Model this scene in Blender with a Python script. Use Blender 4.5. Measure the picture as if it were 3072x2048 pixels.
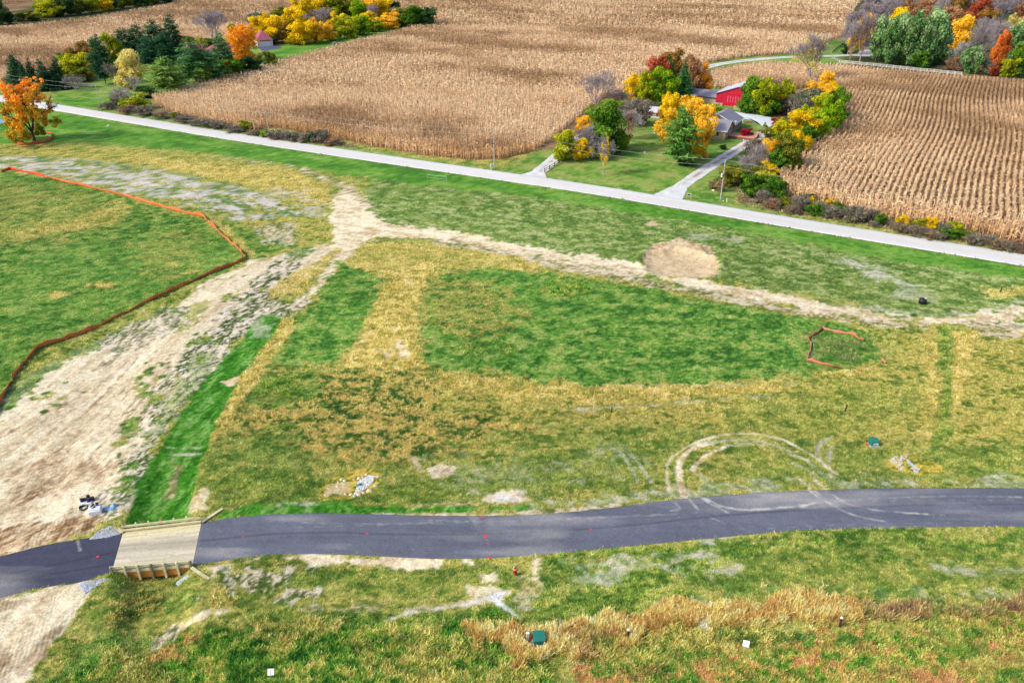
import bpy, math, random
import numpy as np
from mathutils import Vector, Matrix
for o in list(bpy.data.objects): bpy.data.objects.remove(o)
SC = bpy.context.scene
R = math.radians
# ---------------------------------------------------------------- camera
CAM_H, PITCH, FPX = 65.0, R(28.0), 2400.0
cam = bpy.data.cameras.new('camera'); camo = bpy.data.objects.new('camera', cam)
SC.collection.objects.link(camo); SC.camera = camo
camo.location = (0, 0, CAM_H); camo.rotation_euler = (R(90)-PITCH, 0, 0)
cam.sensor_width = 36; cam.lens = FPX/3072*36; cam.clip_start = 1; cam.clip_end = 6000
# ---------------------------------------------------------------- sky, sun, exposure
SUN_EL, SUN_AZ = R(38), R(-112)          # light comes from the left, a little behind the camera
w = bpy.data.worlds.new("World"); SC.world = w; w.use_nodes = True
nt = w.node_tree; bg = nt.nodes['Background']
sky = nt.nodes.new('ShaderNodeTexSky'); sky.sky_type = 'NISHITA'; sky.sun_disc = False
sky.sun_elevation = SUN_EL; sky.sun_rotation = SUN_AZ; sky.air_density = 1.0; sky.dust_density = 2.5
nt.links.new(sky.outputs[0], bg.inputs[0]); bg.inputs[1].default_value = 0.15
sl = bpy.data.lights.new('sun', 'SUN'); so = bpy.data.objects.new('sun', sl); SC.collection.objects.link(so)
sl.energy = 2.2; sl.angle = R(7.0); sl.color = (1.0, 0.95, 0.86)
sd = Vector((math.sin(SUN_AZ)*math.cos(SUN_EL), math.cos(SUN_AZ)*math.cos(SUN_EL), math.sin(SUN_EL)))
so.rotation_euler = sd.to_track_quat('Z', 'Y').to_euler(); so.location = sd*300
SC.view_settings.view_transform = 'Standard'; SC.view_settings.look = 'None'
SC.view_settings.exposure = 0.7; SC.view_settings.gamma = 1.0
SC.view_settings.use_curve_mapping = False
SC.render.resolution_x, SC.render.resolution_y = 1024, 682
try: SC.cycles.max_bounces = 6
except Exception: pass
rng = np.random.default_rng(7); random.seed(7)
# ---------------------------------------------------------------- photo pixel -> ground
cP, sP = math.cos(PITCH), math.sin(PITCH)
def G(x, y, z=0.0):
    """3072x2048 photo pixel to the point of the plane at height z"""
    a = (x-1536)/FPX; u = -(y-1024)/FPX
    dy = cP+u*sP; dz = -sP+u*cP
    t = (z-CAM_H)/dz
    return np.array([a*t, dy*t, z])
K = 3072/2352
def GD(x, y, z=0.0): return G(x*K, y*K, z)
def polyD(pts): return np.array([GD(*p)[:2] for p in pts])
def polyP(pts): return np.array([G(*p)[:2] for p in pts])
def zoomP(pts, ox, oy, s): return [(ox+p[0]/s, oy+p[1]/s)+tuple(p[2:]) for p in pts]
def height_for(X, Y, ytop):
    v = -(ytop-1024)/FPX
    return CAM_H - Y*(sP-v*cP)/(cP+v*sP)
def scale_at(Y, z=0): return FPX/(Y*cP+(CAM_H-z)*sP)      # px per metre
# ---------------------------------------------------------------- noise
_T = rng.random((256, 256)).astype(np.float32)
def vnoise(x, y):
    xi = np.floor(x).astype(np.int64); yi = np.floor(y).astype(np.int64)
    fx = (x-xi).astype(np.float32); fy = (y-yi).astype(np.float32)
    fx = fx*fx*(3-2*fx); fy = fy*fy*(3-2*fy)
    a = _T[xi & 255, yi & 255]; b = _T[(xi+1) & 255, yi & 255]
    c = _T[xi & 255, (yi+1) & 255]; d = _T[(xi+1) & 255, (yi+1) & 255]
    return (a*(1-fx)+b*fx)*(1-fy)+(c*(1-fx)+d*fx)*fy
def fbm(x, y, s, o=3, seed=0, ang=0., st=1.):
    ca, sa = math.cos(ang), math.sin(ang)
    u = (x*ca+y*sa)/(s*st)+seed*17.3; v = (-x*sa+y*ca)/s+seed*9.1
    r = 0; amp = 1; tot = 0
    for i in range(o):
        r = r+amp*vnoise(u*(2.03**i)+i*31.7, v*(2.03**i)+i*11.3); tot += amp; amp *= .55
    return (r/tot-.5)*1.5+.5
def smooth(e0, e1, x):
    t = np.clip((x-e0)/(e1-e0), 0, 1); return t*t*(3-2*t)
def sd_poly(P, poly):
    n = len(poly); d = np.full(len(P), 1e9); ins = np.zeros(len(P), bool)
    for i in range(n):
        a = poly[i]; b = poly[(i+1) % n]; e = b-a; w_ = P-a
        t = np.clip((w_@e)/max(e@e, 1e-9), 0, 1)
        q = w_-t[:, None]*e; d = np.minimum(d, (q**2).sum(1))
        c = ((a[1] > P[:, 1]) != (b[1] > P[:, 1]))
        if abs(b[1]-a[1]) > 1e-9:
            ins ^= c & (P[:, 0] < (b[0]-a[0])*(P[:, 1]-a[1])/(b[1]-a[1])+a[0])
    d = np.sqrt(d); return np.where(ins, -d, d)
def sd_line(P, line):
    d = np.full(len(P), 1e9)
    for i in range(len(line)-1):
        a = line[i]; e = line[i+1]-a; w_ = P-a
        t = np.clip((w_@e)/max(e@e, 1e-9), 0, 1)
        q = w_-t[:, None]*e; d = np.minimum(d, (q**2).sum(1))
    return np.sqrt(d)
def resample(line, step):
    line = np.asarray(line, float); out = [line[0]]
    for i in range(len(line)-1):
        L = np.linalg.norm(line[i+1]-line[i]); n = max(1, int(L/step))
        for k in range(1, n+1): out.append(line[i]+(line[i+1]-line[i])*k/n)
    return np.array(out)
def smoothline(line, it=2):
    line = np.asarray(line, float)
    for _ in range(it):                                  # Chaikin
        o = [line[0]]
        for i in range(len(line)-1):
            o += [line[i]*.75+line[i+1]*.25, line[i]*.25+line[i+1]*.75]
        o.append(line[-1]); line = np.array(o)
    return line
def lin(c):
    c = np.asarray(c, float)/255.
    return np.where(c <= .04045, c/12.92, ((c+.055)/1.055)**2.4)
GAIN = 1.35
def alb(c, g=None): return lin(c)/(g or GAIN)
# ---------------------------------------------------------------- object helpers
COL = SC.collection
def tag(o, label=None, cat=None, group=None, kind=None):
    if label: o['label'] = label
    if cat: o['category'] = cat
    if group: o['group'] = group
    if kind: o['kind'] = kind
    return o
def np_mesh(name, V, F, mat=None, col=None, attrs=None, smooth_=False):
    """V (n,3), F (m,k) with k 3 or 4; col per vertex (n,3)"""
    me = bpy.data.meshes.new(name); V = np.asarray(V, np.float32); F = np.asarray(F, np.int32)
    me.vertices.add(len(V)); me.vertices.foreach_set('co', V.ravel())
    k = F.shape[1]; me.loops.add(F.size); me.loops.foreach_set('vertex_index', F.ravel())
    me.polygons.add(len(F)); me.polygons.foreach_set('loop_start', np.arange(0, F.size, k, dtype=np.int32))
    me.polygons.foreach_set('loop_total', np.full(len(F), k, np.int32))
    if smooth_: me.polygons.foreach_set('use_smooth', np.ones(len(F), bool))
    if col is not None:
        a = me.attributes.new('col', 'FLOAT_COLOR', 'POINT')
        c4 = np.ones((len(V), 4), np.float32); c4[:, :3] = col; a.data.foreach_set('color', c4.ravel())
    for k_, v_ in (attrs or {}).items():
        a = me.attributes.new(k_, 'FLOAT', 'POINT'); a.data.foreach_set('value', np.asarray(v_, np.float32))
    if mat: me.materials.append(mat)
    me.update(calc_edges=True); return me
def link(name, me, parent=None, loc=(0, 0, 0), rotz=0):
    o = bpy.data.objects.new(name, me); COL.objects.link(o)
    if parent: o.parent = parent
    o.location = loc; o.rotation_euler = (0, 0, rotz); return o
def thing(name, loc, rotz, label, cat, group=None):
    o = link(name, None, None, tuple(loc), rotz); o.empty_display_size = .5
    return tag(o, label, cat, group)
class MB:
    def __init__(s): s.v = []; s.f = []
    def add(s, vs, fs):
        b = len(s.v); s.v += [tuple(v) for v in vs]; s.f += [tuple(i+b for i in f) for f in fs]; return s
    def box(s, c, d, rz=0, tilt=None):
        x, y, z = d[0]/2, d[1]/2, d[2]/2
        M = Matrix.Rotation(rz, 3, 'Z')
        if tilt: M = M @ Matrix.Rotation(tilt[1], 3, tilt[0])
        vs = [M @ Vector((a*x, b*y, e*z))+Vector(c) for e in (-1, 1) for b in (-1, 1) for a in (-1, 1)]
        return s.add(vs, [(0, 2, 3, 1), (4, 5, 7, 6), (0, 1, 5, 4), (2, 6, 7, 3), (0, 4, 6, 2), (1, 3, 7, 5)])
    def beam(s, p, q, w_, h_):
        """box from p to q, w_ wide, h_ tall (upright)"""
        p = Vector(p); q = Vector(q); d = (q-p); L = d.length; d.normalize()
        sx = d.cross(Vector((0, 0, 1)));
        if sx.length < 1e-4: sx = Vector((1, 0, 0))
        sx.normalize(); up = sx.cross(d)
        vs = []
        for e in (p, q):
            for a, b in ((-1, -1), (1, -1), (1, 1), (-1, 1)): vs.append(e+sx*a*w_/2+up*b*h_/2)
        return s.add(vs, [(3, 2, 1, 0), (4, 5, 6, 7), (0, 1, 5, 4), (1, 2, 6, 5), (2, 3, 7, 6), (3, 0, 4, 7)])
    def cyl(s, p, q, r0, r1=None, n=8, cap=True):
        r1 = r0 if r1 is None else r1
        p = Vector(p); q = Vector(q); d = (q-p).normalized()
        a = d.orthogonal().normalized(); b = d.cross(a); vs = []
        for e, r in ((p, r0), (q, r1)):
            for i in range(n):
                t = 2*math.pi*i/n; vs.append(e+(a*math.cos(t)+b*math.sin(t))*r)
        fs = [(i, (i+1) % n, n+(i+1) % n, n+i) for i in range(n)]
        if cap: fs += [tuple(range(n-1, -1, -1)), tuple(range(n, 2*n))]
        return s.add(vs, fs)
    def prism(s, poly, z0, z1):
        n = len(poly); vs = [(p[0], p[1], z0) for p in poly]+[(p[0], p[1], z1) for p in poly]
        return s.add(vs, [(i, (i+1) % n, n+(i+1) % n, n+i) for i in range(n)]+[tuple(range(n-1, -1, -1)), tuple(range(n, 2*n))])
    def dome(s, c, rx, ry, rz, n=10, m=5, z0=0., jit=0, rnd=None):
        vs = []; fs = []
        for j in range(m+1):
            ph = (z0+(1-z0)*j/m)*math.pi/2
            for i in range(n):
                t = 2*math.pi*i/n; k = 1+(rnd.uniform(-jit, jit) if rnd else 0)
                vs.append((c[0]+rx*math.cos(t)*math.cos(ph)*k, c[1]+ry*math.sin(t)*math.cos(ph)*k, c[2]+rz*math.sin(ph)*k))
        for j in range(m):
            for i in range(n): fs.append((j*n+i, j*n+(i+1) % n, (j+1)*n+(i+1) % n, (j+1)*n+i))
        return s.add(vs, fs)
    def build(s, name, mat, parent=None, sm=False, bevel=0, loc=(0, 0, 0), rotz=0):
        me = bpy.data.meshes.new(name); me.from_pydata(s.v, [], s.f)
        if mat: me.materials.append(mat)
        if sm: me.polygons.foreach_set('use_smooth', np.ones(len(me.polygons), bool))
        me.update(); o = link(name, me, parent, loc, rotz)
        if bevel:
            b = o.modifiers.new('bevel', 'BEVEL'); b.width = bevel; b.segments = 2; b.limit_method = 'ANGLE'
        return o
# ---------------------------------------------------------------- materials
def nodes(m):
    m.use_nodes = True; t = m.node_tree; return t, t.nodes, t.links, t.nodes['Principled BSDF']
def mat_plain(name, c, rough=.8, var=.12, scale=2., spec=.3, metal=0, bump=0, linear=False, c2=None):
    m = bpy.data.materials.new(name); t, N, L, P = nodes(m)
    c = tuple(c if linear else alb(c)); c2 = tuple(alb(c2)) if c2 is not None else None
    co = N.new('ShaderNodeTexCoord'); nz = N.new('ShaderNodeTexNoise'); nz.inputs['Scale'].default_value = scale
    nz.inputs['Detail'].default_value = 5; nz.inputs['Roughness'].default_value = .65
    L.new(co.outputs['Object'], nz.inputs['Vector'])
    mx = N.new('ShaderNodeMix'); mx.data_type = 'RGBA'
    lo = c2 or tuple(max(0, x*(1-2*var)) for x in c)
    mx.inputs[6].default_value = (*lo, 1); mx.inputs[7].default_value = (*(min(.95, x*(1+var)) for x in c), 1)
    cr = N.new('ShaderNodeMapRange'); cr.inputs[1].default_value = .3; cr.inputs[2].default_value = .65
    L.new(nz.outputs[0], cr.inputs[0]); L.new(cr.outputs[0], mx.inputs[0]); L.new(mx.outputs[2], P.inputs['Base Color'])
    P.inputs['Roughness'].default_value = rough; P.inputs['Metallic'].default_value = metal
    P.inputs['Specular IOR Level'].default_value = spec
    if bump:
        b = N.new('ShaderNodeBump'); b.inputs['Strength'].default_value = bump; b.inputs['Distance'].default_value = .05
        L.new(nz.outputs[0], b.inputs['Height']); L.new(b.outputs[0], P.inputs['Normal'])
    return m
def mat_attr(name, fine=((3.0, .25), (.6, .12)), rough=.95, bump=.5, tread=False, transl=0., spec=.1):
    """base colour from the mesh's 'col' attribute times fine noise (scale in metres, strength)"""
    m = bpy.data.materials.new(name); t, N, L, P = nodes(m)
    at = N.new('ShaderNodeAttribute'); at.attribute_name = 'col'
    co = N.new('ShaderNodeTexCoord'); cur = at.outputs['Color']; last = None
    for sc, st in fine:
        nz = N.new('ShaderNodeTexNoise'); nz.inputs['Scale'].default_value = sc; nz.inputs['Detail'].default_value = 4
        nz.inputs['Roughness'].default_value = .7
        L.new(co.outputs['Object'], nz.inputs['Vector'])
        mr = N.new('ShaderNodeMapRange'); mr.inputs[1].default_value = .3; mr.inputs[2].default_value = .7
        mr.inputs[3].default_value = 1-st; mr.inputs[4].default_value = 1+st
        L.new(nz.outputs[0], mr.inputs[0])
        vm = N.new('ShaderNodeVectorMath'); vm.operation = 'SCALE'
        L.new(cur, vm.inputs[0]); L.new(mr.outputs[0], vm.inputs['Scale']); cur = vm.outputs[0]
        if last is None: last = nz
    hgt = last.outputs[0] if last else None
    if tread:
        ta = N.new('ShaderNodeAttribute'); ta.attribute_name = 'tread'
        mp = N.new('ShaderNodeMapping'); mp.inputs['Rotation'].default_value = (0, 0, R(-16))
        L.new(co.outputs['Object'], mp.inputs[0])
        wv = N.new('ShaderNodeTexWave'); wv.inputs['Scale'].default_value = .72; wv.inputs['Distortion'].default_value = 2.6
        wv.inputs['Detail'].default_value = 2; wv.inputs['Detail Scale'].default_value = 1.5
        L.new(mp.outputs[0], wv.inputs[0])
        mu = N.new('ShaderNodeMath'); mu.operation = 'MULTIPLY'; L.new(wv.outputs[1], mu.inputs[0]); L.new(ta.outputs['Fac'], mu.inputs[1])
        mr = N.new('ShaderNodeMapRange'); mr.inputs[3].default_value = 1.06; mr.inputs[4].default_value = .68
        L.new(mu.outputs[0], mr.inputs[0])
        vm = N.new('ShaderNodeVectorMath'); vm.operation = 'SCALE'
        L.new(cur, vm.inputs[0]); L.new(mr.outputs[0], vm.inputs['Scale']); cur = vm.outputs[0]
    L.new(cur, P.inputs['Base Color']); P.inputs['Roughness'].default_value = rough
    P.inputs['Specular IOR Level'].default_value = spec
    if bump and hgt is not None:
        b = N.new('ShaderNodeBump'); b.inputs['Strength'].default_value = bump; b.inputs['Distance'].default_value = .08
        L.new(hgt, b.inputs['Height']); L.new(b.outputs[0], P.inputs['Normal'])
    if transl:
        tr = N.new('ShaderNodeBsdfTranslucent'); L.new(cur, tr.inputs[0])
        mx = N.new('ShaderNodeMixShader'); mx.inputs[0].default_value = transl
        L.new(P.outputs[0], mx.inputs[1]); L.new(tr.outputs[0], mx.inputs[2]); L.new(mx.outputs[0], N['Material Output'].inputs[0])
    return m
# ================================================================ GROUND
UR = np.array([.879, -.477]); NR = np.array([.477, .879])      # county road direction and its normal
# asphalt street edges (photo pixels)
ST_L_UP = [(-500, 1795), (-200, 1716), (0, 1669), (143, 1631), (277, 1612), (369, 1596)]
ST_L_LO = [(-500, 1945), (-200, 1855), (0, 1793), (134, 1760), (249, 1748), (336, 1716)]
ST_R_UP = [(605, 1568), (717, 1549), (900, 1538), (1090, 1541), (1283, 1547), (1550, 1547), (1665, 1539), (1800, 1528), (1991, 1501), (2183, 1484), (2374, 1471), (2700, 1463), (3072, 1464), (3400, 1472), (3900, 1492)]
ST_R_LO = [(579, 1698), (669, 1681), (765, 1667), (900, 1658), (1130, 1667), (1321, 1677), (1512, 1671), (1800, 1647), (2068, 1620), (2297, 1598), (2450, 1589), (2700, 1581), (3072, 1578), (3400, 1588), (3900, 1612)]
def wl(pts): return smoothline([G(*p)[:2] for p in pts], 2)
stLU, stLL, stRU, stRL = map(wl, (ST_L_UP, ST_L_LO, ST_R_UP, ST_R_LO))
STREET = [np.vstack([stLU, stLL[::-1]]), np.vstack([stRU, stRL[::-1]])]
CR = smoothline([G(*p)[:2] for p in [(-700, 205), (-250, 256), (0, 295), (147, 319), (420, 364), (700, 411), (1100, 470), (1440, 519), (1760, 565), (2100, 622), (2500, 689), (3072, 780), (3600, 868), (4300, 990)]], 2)
BR = [G(369.6, 1596)[:2], G(604.6, 1569)[:2], G(578.6, 1695)[:2], G(336, 1713.7)[:2]]   # deck TL TR BR BL
BRc = sum(BR)/4
CREEK = np.array([GD(560, 800)[:2], GD(430, 1020)[:2], GD(375, 1160)[:2], BRc, GD(345, 1390)[:2], GD(380, 1500)[:2], GD(520, 1640)[:2]])
CREEK_A = [0, .25, .9, 1.9, 1.5, .7, .3]
PIT = GD(1562, 607)[:2]
def creek_depth(P):
    best = np.full(len(P), 1e9); A = np.zeros(len(P))
    for i in range(len(CREEK)-1):
        a = CREEK[i]; e = CREEK[i+1]-a; w_ = P-a
        t = np.clip((w_@e)/(e@e), 0, 1); d = np.sqrt(((w_-t[:, None]*e)**2).sum(1))
        m = d < best; best = np.where(m, d, best); A = np.where(m, CREEK_A[i]*(1-t)+CREEK_A[i+1]*t, A)
    return A*np.exp(-(best/3.3)**4)
def hgt(P, relief=True):
    P = np.asarray(P, float); z = -creek_depth(P)
    near = P[:, 1] < 150
    flat = np.ones(len(P))
    for poly in STREET:
        flat = np.minimum(flat, smooth(-.3, 1.0, sd_poly(P, poly)))
    flat = np.minimum(flat, smooth(4.0, 6.0, sd_line(P, CR)))
    if relief:
        k = np.clip(1-(P[:, 1]-120)/120, 0, 1)
        z = z+(fbm(P[:, 0], P[:, 1], 1.1, 3, 3)-.5)*.15*k + (fbm(P[:, 0], P[:, 1], 14, 2, 5)-.5)*.7*np.clip((165-P[:, 1])/50, 0, 1)
    edge = smooth(44, 47, P[:, 1])*smooth(0, 2, np.where(P[:, 1] < 131.5, 95.5, 122)-np.abs(P[:, 0])); z = z*flat*edge
    ib = sd_poly(P, np.array(BR)); z = np.where(ib < .25, np.minimum(z, -.45), z)
    d = (P-PIT)/np.array([8.8, 8.2]); r = np.sqrt((d**2).sum(1)); an = np.arctan2(d[:, 1], d[:, 0])
    wob = 1+.06*np.sin(an*5+1)+.05*np.sin(an*9)
    far = .35+.65*smooth(-.6, .5, np.sin(an))
    z = z+np.exp(-((r-1.0*wob)/.10)**2)*.8*far*(.6+.8*fbm(P[:, 0], P[:, 1], .9, 2, 6))-.45*smooth(1.0, .5, r)
    return z
ANG_T = math.atan2(*(GD(2000, 700)[:2]-GD(1000, 540)[:2])[::-1])
ANG_W = math.atan2(*(GD(560, 620)[:2]-GD(100, 1000)[:2])[::-1])
# style: colours, noise size (m), contrast, streak angle, stretch, tuft height, tuft density
ST = {
 'olive': ([(88, 116, 44), (124, 138, 58), (156, 156, 72), (194, 180, 100), (142, 150, 76)], 1.8, 1.5, 0, 1.5, .16, .8),
 'olivedry': ([(96, 118, 46), (142, 146, 62), (178, 166, 78), (206, 184, 104), (150, 150, 72)], 1.4, 1.7, 0, 1.7, .18, .9),
 'drygreen': ([(62, 102, 42), (106, 126, 52), (174, 158, 78), (208, 182, 100), (194, 168, 92)], 1.3, 2.2, 0, 1.3, .22, 1.),
 'dry': ([(140, 142, 66), (184, 164, 78), (212, 184, 98), (226, 200, 126)], 1.2, 1.6, 0, 1.4, .24, 1.),
 'lawn': ([(66, 118, 36), (84, 138, 42), (106, 152, 54), (128, 162, 72)], 5, 1.5, ANG_T, 2.5, .07, .6),
 'verge': ([(84, 126, 44), (110, 150, 58), (140, 162, 78), (158, 158, 90)], 3, 1.5, ANG_T, 2.5, .10, .4),
 'strip': ([(42, 96, 20), (56, 122, 26), (78, 142, 38), (126, 164, 84)], 1.0, 1.4, ANG_W, 3.0, .07, .8),
 'weed': ([(50, 94, 34), (72, 118, 40), (94, 136, 48), (122, 152, 62), (162, 166, 88)], 1.5, 1.5, .3, 1.4, .17, 1.),
 'weedblue': ([(52, 100, 38), (78, 126, 46), (98, 144, 54), (122, 158, 66), (160, 168, 92)], 1.6, 1.45, .3, 1.4, .16, 1.),
 'field': ([(72, 104, 46), (96, 124, 54), (116, 140, 64), (140, 156, 82), (172, 176, 122)], 1.4, 1.45, ANG_T, 1.6, .16, .8),
 'dirt': ([(192, 170, 134), (216, 198, 162), (228, 213, 178), (234, 221, 190)], 1.4, 1.3, ANG_W, 8, .0, 0),
 'dirtT': ([(186, 162, 124), (218, 199, 160), (234, 218, 182), (240, 226, 196)], 1.6, 1.5, ANG_T, 2.5, .0, 0),
 'dirtweed': ([(56, 84, 38), (84, 104, 50), (206, 188, 160), (222, 206, 182), (228, 212, 190)], .75, 2.4, ANG_W, 2.0, .14, .5),
 'dirtweedT': ([(92, 104, 52), (168, 152, 104), (214, 194, 164), (228, 210, 184)], 1.3, 2.0, ANG_T, 2.4, .12, .25),
 'churn': ([(130, 100, 68), (166, 134, 98), (200, 172, 134), (220, 198, 162)], 1.1, 1.9, ANG_W, 3.5, .0, 0),
 'grey': ([(92, 126, 66), (138, 150, 104), (188, 180, 168), (204, 196, 188), (210, 200, 190)], 2.6, 2.0, ANG_T, 3.0, .1, .2),
 'pale': ([(116, 136, 84), (154, 164, 124), (190, 186, 160), (204, 196, 176)], 1.8, 1.6, ANG_T, 2.5, .1, .3),
 'lush': ([(42, 96, 30), (72, 128, 34), (108, 152, 44), (150, 164, 62), (196, 178, 92)], 1.5, 1.7, .2, 1.3, .32, 1.2),
 'lushgold': ([(80, 114, 44), (140, 146, 60), (188, 170, 82), (212, 188, 106)], 1.3, 1.8, .2, 1.3, .34, 1.2),
 'tall': ([(170, 134, 72), (206, 166, 90), (228, 190, 112), (240, 212, 140)], 1.0, 1.8, .2, 1.4, .58, 2.6),
 'talld': ([(124, 98, 70), (160, 130, 88), (196, 164, 104), (120, 130, 66)], 1.3, 1.8, .2, 1.5, .55, 2.2),
 'rust': ([(86, 132, 42), (130, 150, 54), (190, 152, 78), (212, 160, 92), (176, 132, 84)], 1.5, 2.1, .1, 1.7, .24, 1.1),
 'greenT': ([(76, 112, 42), (106, 136, 50), (138, 156, 62), (172, 172, 90)], 1.5, 1.6, .05, 2.0, .22, 1.1),
 'scrub': ([(92, 78, 62), (132, 112, 88), (158, 134, 104), (120, 128, 66)], 2.2, 1.8, ANG_T, 2.5, .4, .6),
 'soil': ([(108, 82, 56), (138, 108, 76), (160, 128, 92)], 2.5, 1.5, 0, 1, 0, 0),
 'goldlow': ([(96, 120, 40), (160, 154, 56), (206, 176, 70), (222, 190, 96)], 1.0, 1.8, .2, 1.3, .14, .8),
 'sand': ([(196, 172, 132), (212, 186, 148), (222, 198, 162)], 1.6, 1.6, 0, 1, 0, 0),
 'white': ([(206, 206, 206), (222, 222, 224), (236, 236, 238)], .6, 1.6, 0, 1, 0, 0),
 'woodfloor': ([(52, 66, 36), (78, 84, 44), (104, 92, 60)], 3, 1.5, 0, 1, .3, .3),
}
# layers: (style, kind, points in 2352-wide coordinates, softness m, edge wobble m, opacity, [width m], [tread])
LAY = []
def PL(st, pts, soft=.8, wob=1.5, op=1., tread=0): LAY.append((st, 'p', polyD(pts), soft, wob, op, 0, tread))
def LN(st, pts, w_, soft=.4, wob=.4, op=1., tread=0, px=False):
    LAY.append((st, 'l', smoothline([(G if px else GD)(*p)[:2] for p in pts], 2), soft, wob, op, w_, tread))
FR_D = [(-900, 120), (0, 190), (349, 229), (366, 249), (469, 281), (586, 302), (621, 293), (756, 316), (858, 337), (975, 357), (1078, 368), (1151, 365), (1225, 349), (1811, 449), (1922, 473), (2034, 507), (2182, 520), (2294, 549), (2352, 562), (2700, 622), (3600, 800)]
LAY.append(('soil', 'p', np.vstack([polyD(FR_D), [[3900, 300], [3900, 1100], [-3900, 1100], [-3900, 600]]]), .8, 1., 1., 0, 0))
PL('field', [(850, 400), (1180, 430), (1400, 470), (1650, 510), (2000, 580), (2500, 650), (2600, 730), (2260, 722), (2150, 735), (2000, 715), (1850, 690), (1640, 640), (1460, 615), (1250, 590), (1100, 560), (930, 530), (820, 500)], 1.5, 2)
PL('drygreen', [(560, 860), (1010, 850), (1290, 880), (1300, 940), (1150, 1010), (900, 1060), (700, 1060), (520, 1000)], 2.5, 4)
PL('olivedry', [(1000, 850), (1300, 870), (1800, 870), (2050, 830), (2100, 740), (2600, 745), (2700, 1060), (1900, 1010), (1300, 960), (1000, 960)], 2, 3)
PL('dry', [(980, 856), (1280, 872), (1800, 878), (1790, 905), (1500, 915), (1300, 925), (980, 900)], 1.0, 2, .8)
PL('dry', [(1310, 905), (1800, 905), (1790, 925), (1300, 950)], 1.0, 2, .35)
LN('pale', [(1290, 948), (1500, 925), (1700, 915), (1800, 912)], .7, .4, .5, .6)
LN('pale', [(1320, 880), (1600, 885), (1850, 884)], .6, .4, .5, .5)
PL('weed', [(545, 990), (700, 1000), (760, 1060), (700, 1100), (560, 1090), (500, 1050)], 2, 4, .55)
PL('greenT', [(480, 1080), (900, 1080), (1300, 1010), (1600, 990), (1500, 1130), (1100, 1160), (480, 1160)], 3, 4, .7)
PL('weed', [(600, 860), (720, 850), (740, 930), (560, 960)], 1.5, 3, .8)
PL('lush', [(620, 870), (690, 875), (680, 905), (610, 900)], 1.2, 1.5, .7)
# left field inside the orange fence
PL('weed', [(-300, 470), (0, 392), (105, 408), (250, 442), (400, 488), (470, 505), (530, 560), (565, 590), (470, 640), (330, 700), (210, 755), (75, 815), (40, 860), (0, 930), (-300, 1350)], .6, .6)
PL('weedblue', [(100, 560), (560, 560), (560, 600), (330, 690), (210, 740), (60, 800), (0, 860), (0, 640)], 4, 5, .75)
PL('drygreen', [(-100, 420), (140, 425), (300, 470), (250, 520), (120, 560), (-100, 580)], 3, 5, .38)
PL('dry', [(20, 530), (110, 515), (210, 490), (240, 470), (300, 470), (280, 500), (180, 530), (60, 545)], 1.5, 4, .6)
PL('drygreen', [(290, 560), (420, 540), (470, 580), (440, 640), (330, 640)], 3, 5, .35)
for x_, y_ in ((235, 655), (130, 675), (455, 690), (125, 835), (90, 850), (400, 605), (430, 625), (300, 770)): PL('dry', [(x_-22, y_), (x_+5, y_-7), (x_+22, y_), (x_, y_+7)], .8, 1.5, .8)
# area above the fence
PL('grey', [(-300, 395), (0, 352), (250, 368), (420, 398), (560, 432), (680, 478), (700, 520), (600, 520), (500, 490), (400, 468), (110, 400), (0, 385)], 1.5, 3)
PL('olivedry', [(-200, 345), (60, 335), (250, 340), (430, 362), (640, 380), (760, 420), (775, 500), (700, 480), (560, 425), (400, 392), (200, 365), (0, 355)], 1.5, 2.5)
PL('dry', [(300, 358), (640, 388), (750, 425), (770, 470), (700, 470), (560, 425), (400, 392), (280, 370)], 1.2, 2, .8)
PL('grey', [(600, 430), (700, 440), (760, 470), (740, 500), (680, 490), (610, 460)], 2, 3, .6)
PL('olivedry', [(500, 520), (620, 500), (780, 500), (770, 560), (640, 600), (575, 590), (540, 550)], 1.0, 2.0)
PL('weed', [(490, 505), (560, 520), (660, 560), (640, 600), (575, 590), (530, 545)], 1.2, 2.5, .9)
PL('dry', [(470, 495), (500, 505), (560, 560), (590, 585), (575, 588), (530, 550), (480, 512)], .5, .8, .7)
PL('dirtweed', [(580, 520), (680, 510), (680, 560), (600, 560)], 1, 2, .6)
# tracks
PL('dirt', [(575, 600), (690, 570), (780, 560), (750, 600), (700, 640), (600, 700), (540, 790), (440, 900), (380, 960), (330, 1080), (290, 1190), (-300, 1330), (-300, 1180), (0, 935), (25, 900), (60, 865), (240, 775), (400, 700), (500, 640)], .8, 1.6)
PL('weed', [(660, 575), (700, 580), (680, 640), (560, 740), (400, 930), (360, 960), (440, 850), (560, 690)], .8, 2.5, .85)
PL('dirtweed', [(640, 590), (700, 600), (660, 690), (560, 780), (430, 930), (340, 1110), (280, 1130), (310, 980), (400, 830), (520, 700)], 1.0, 2.5)
PL('weed', [(430, 830), (500, 780), (470, 860), (380, 1000), (340, 1060), (300, 1020)], 1.0, 3.2, .55)
PL('olive', [(450, 690), (500, 690), (430, 760), (380, 770)], .5, 1.5, .8)
PL('weed', [(60, 865), (240, 772), (400, 700), (420, 710), (300, 770), (120, 850), (40, 920), (0, 965), (0, 935)], .5, 1.8, .85)
PL('dirtweed', [(220, 790), (400, 700), (430, 710), (420, 760), (250, 830)], .8, 2, .75)
PL('churn', [(0, 1080), (130, 1040), (260, 1075), (250, 1110), (120, 1125), (0, 1140)], 1.0, 2, .75, .35)
PL('churn', [(-300, 1310), (0, 1215), (200, 1185), (250, 1190), (230, 1210), (0, 1272), (-300, 1380)], .6, 1.2, 1., .8)
LN('churn', [(0, 1010), (200, 900), (330, 800)], .5, .5, .6, .5)
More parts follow.
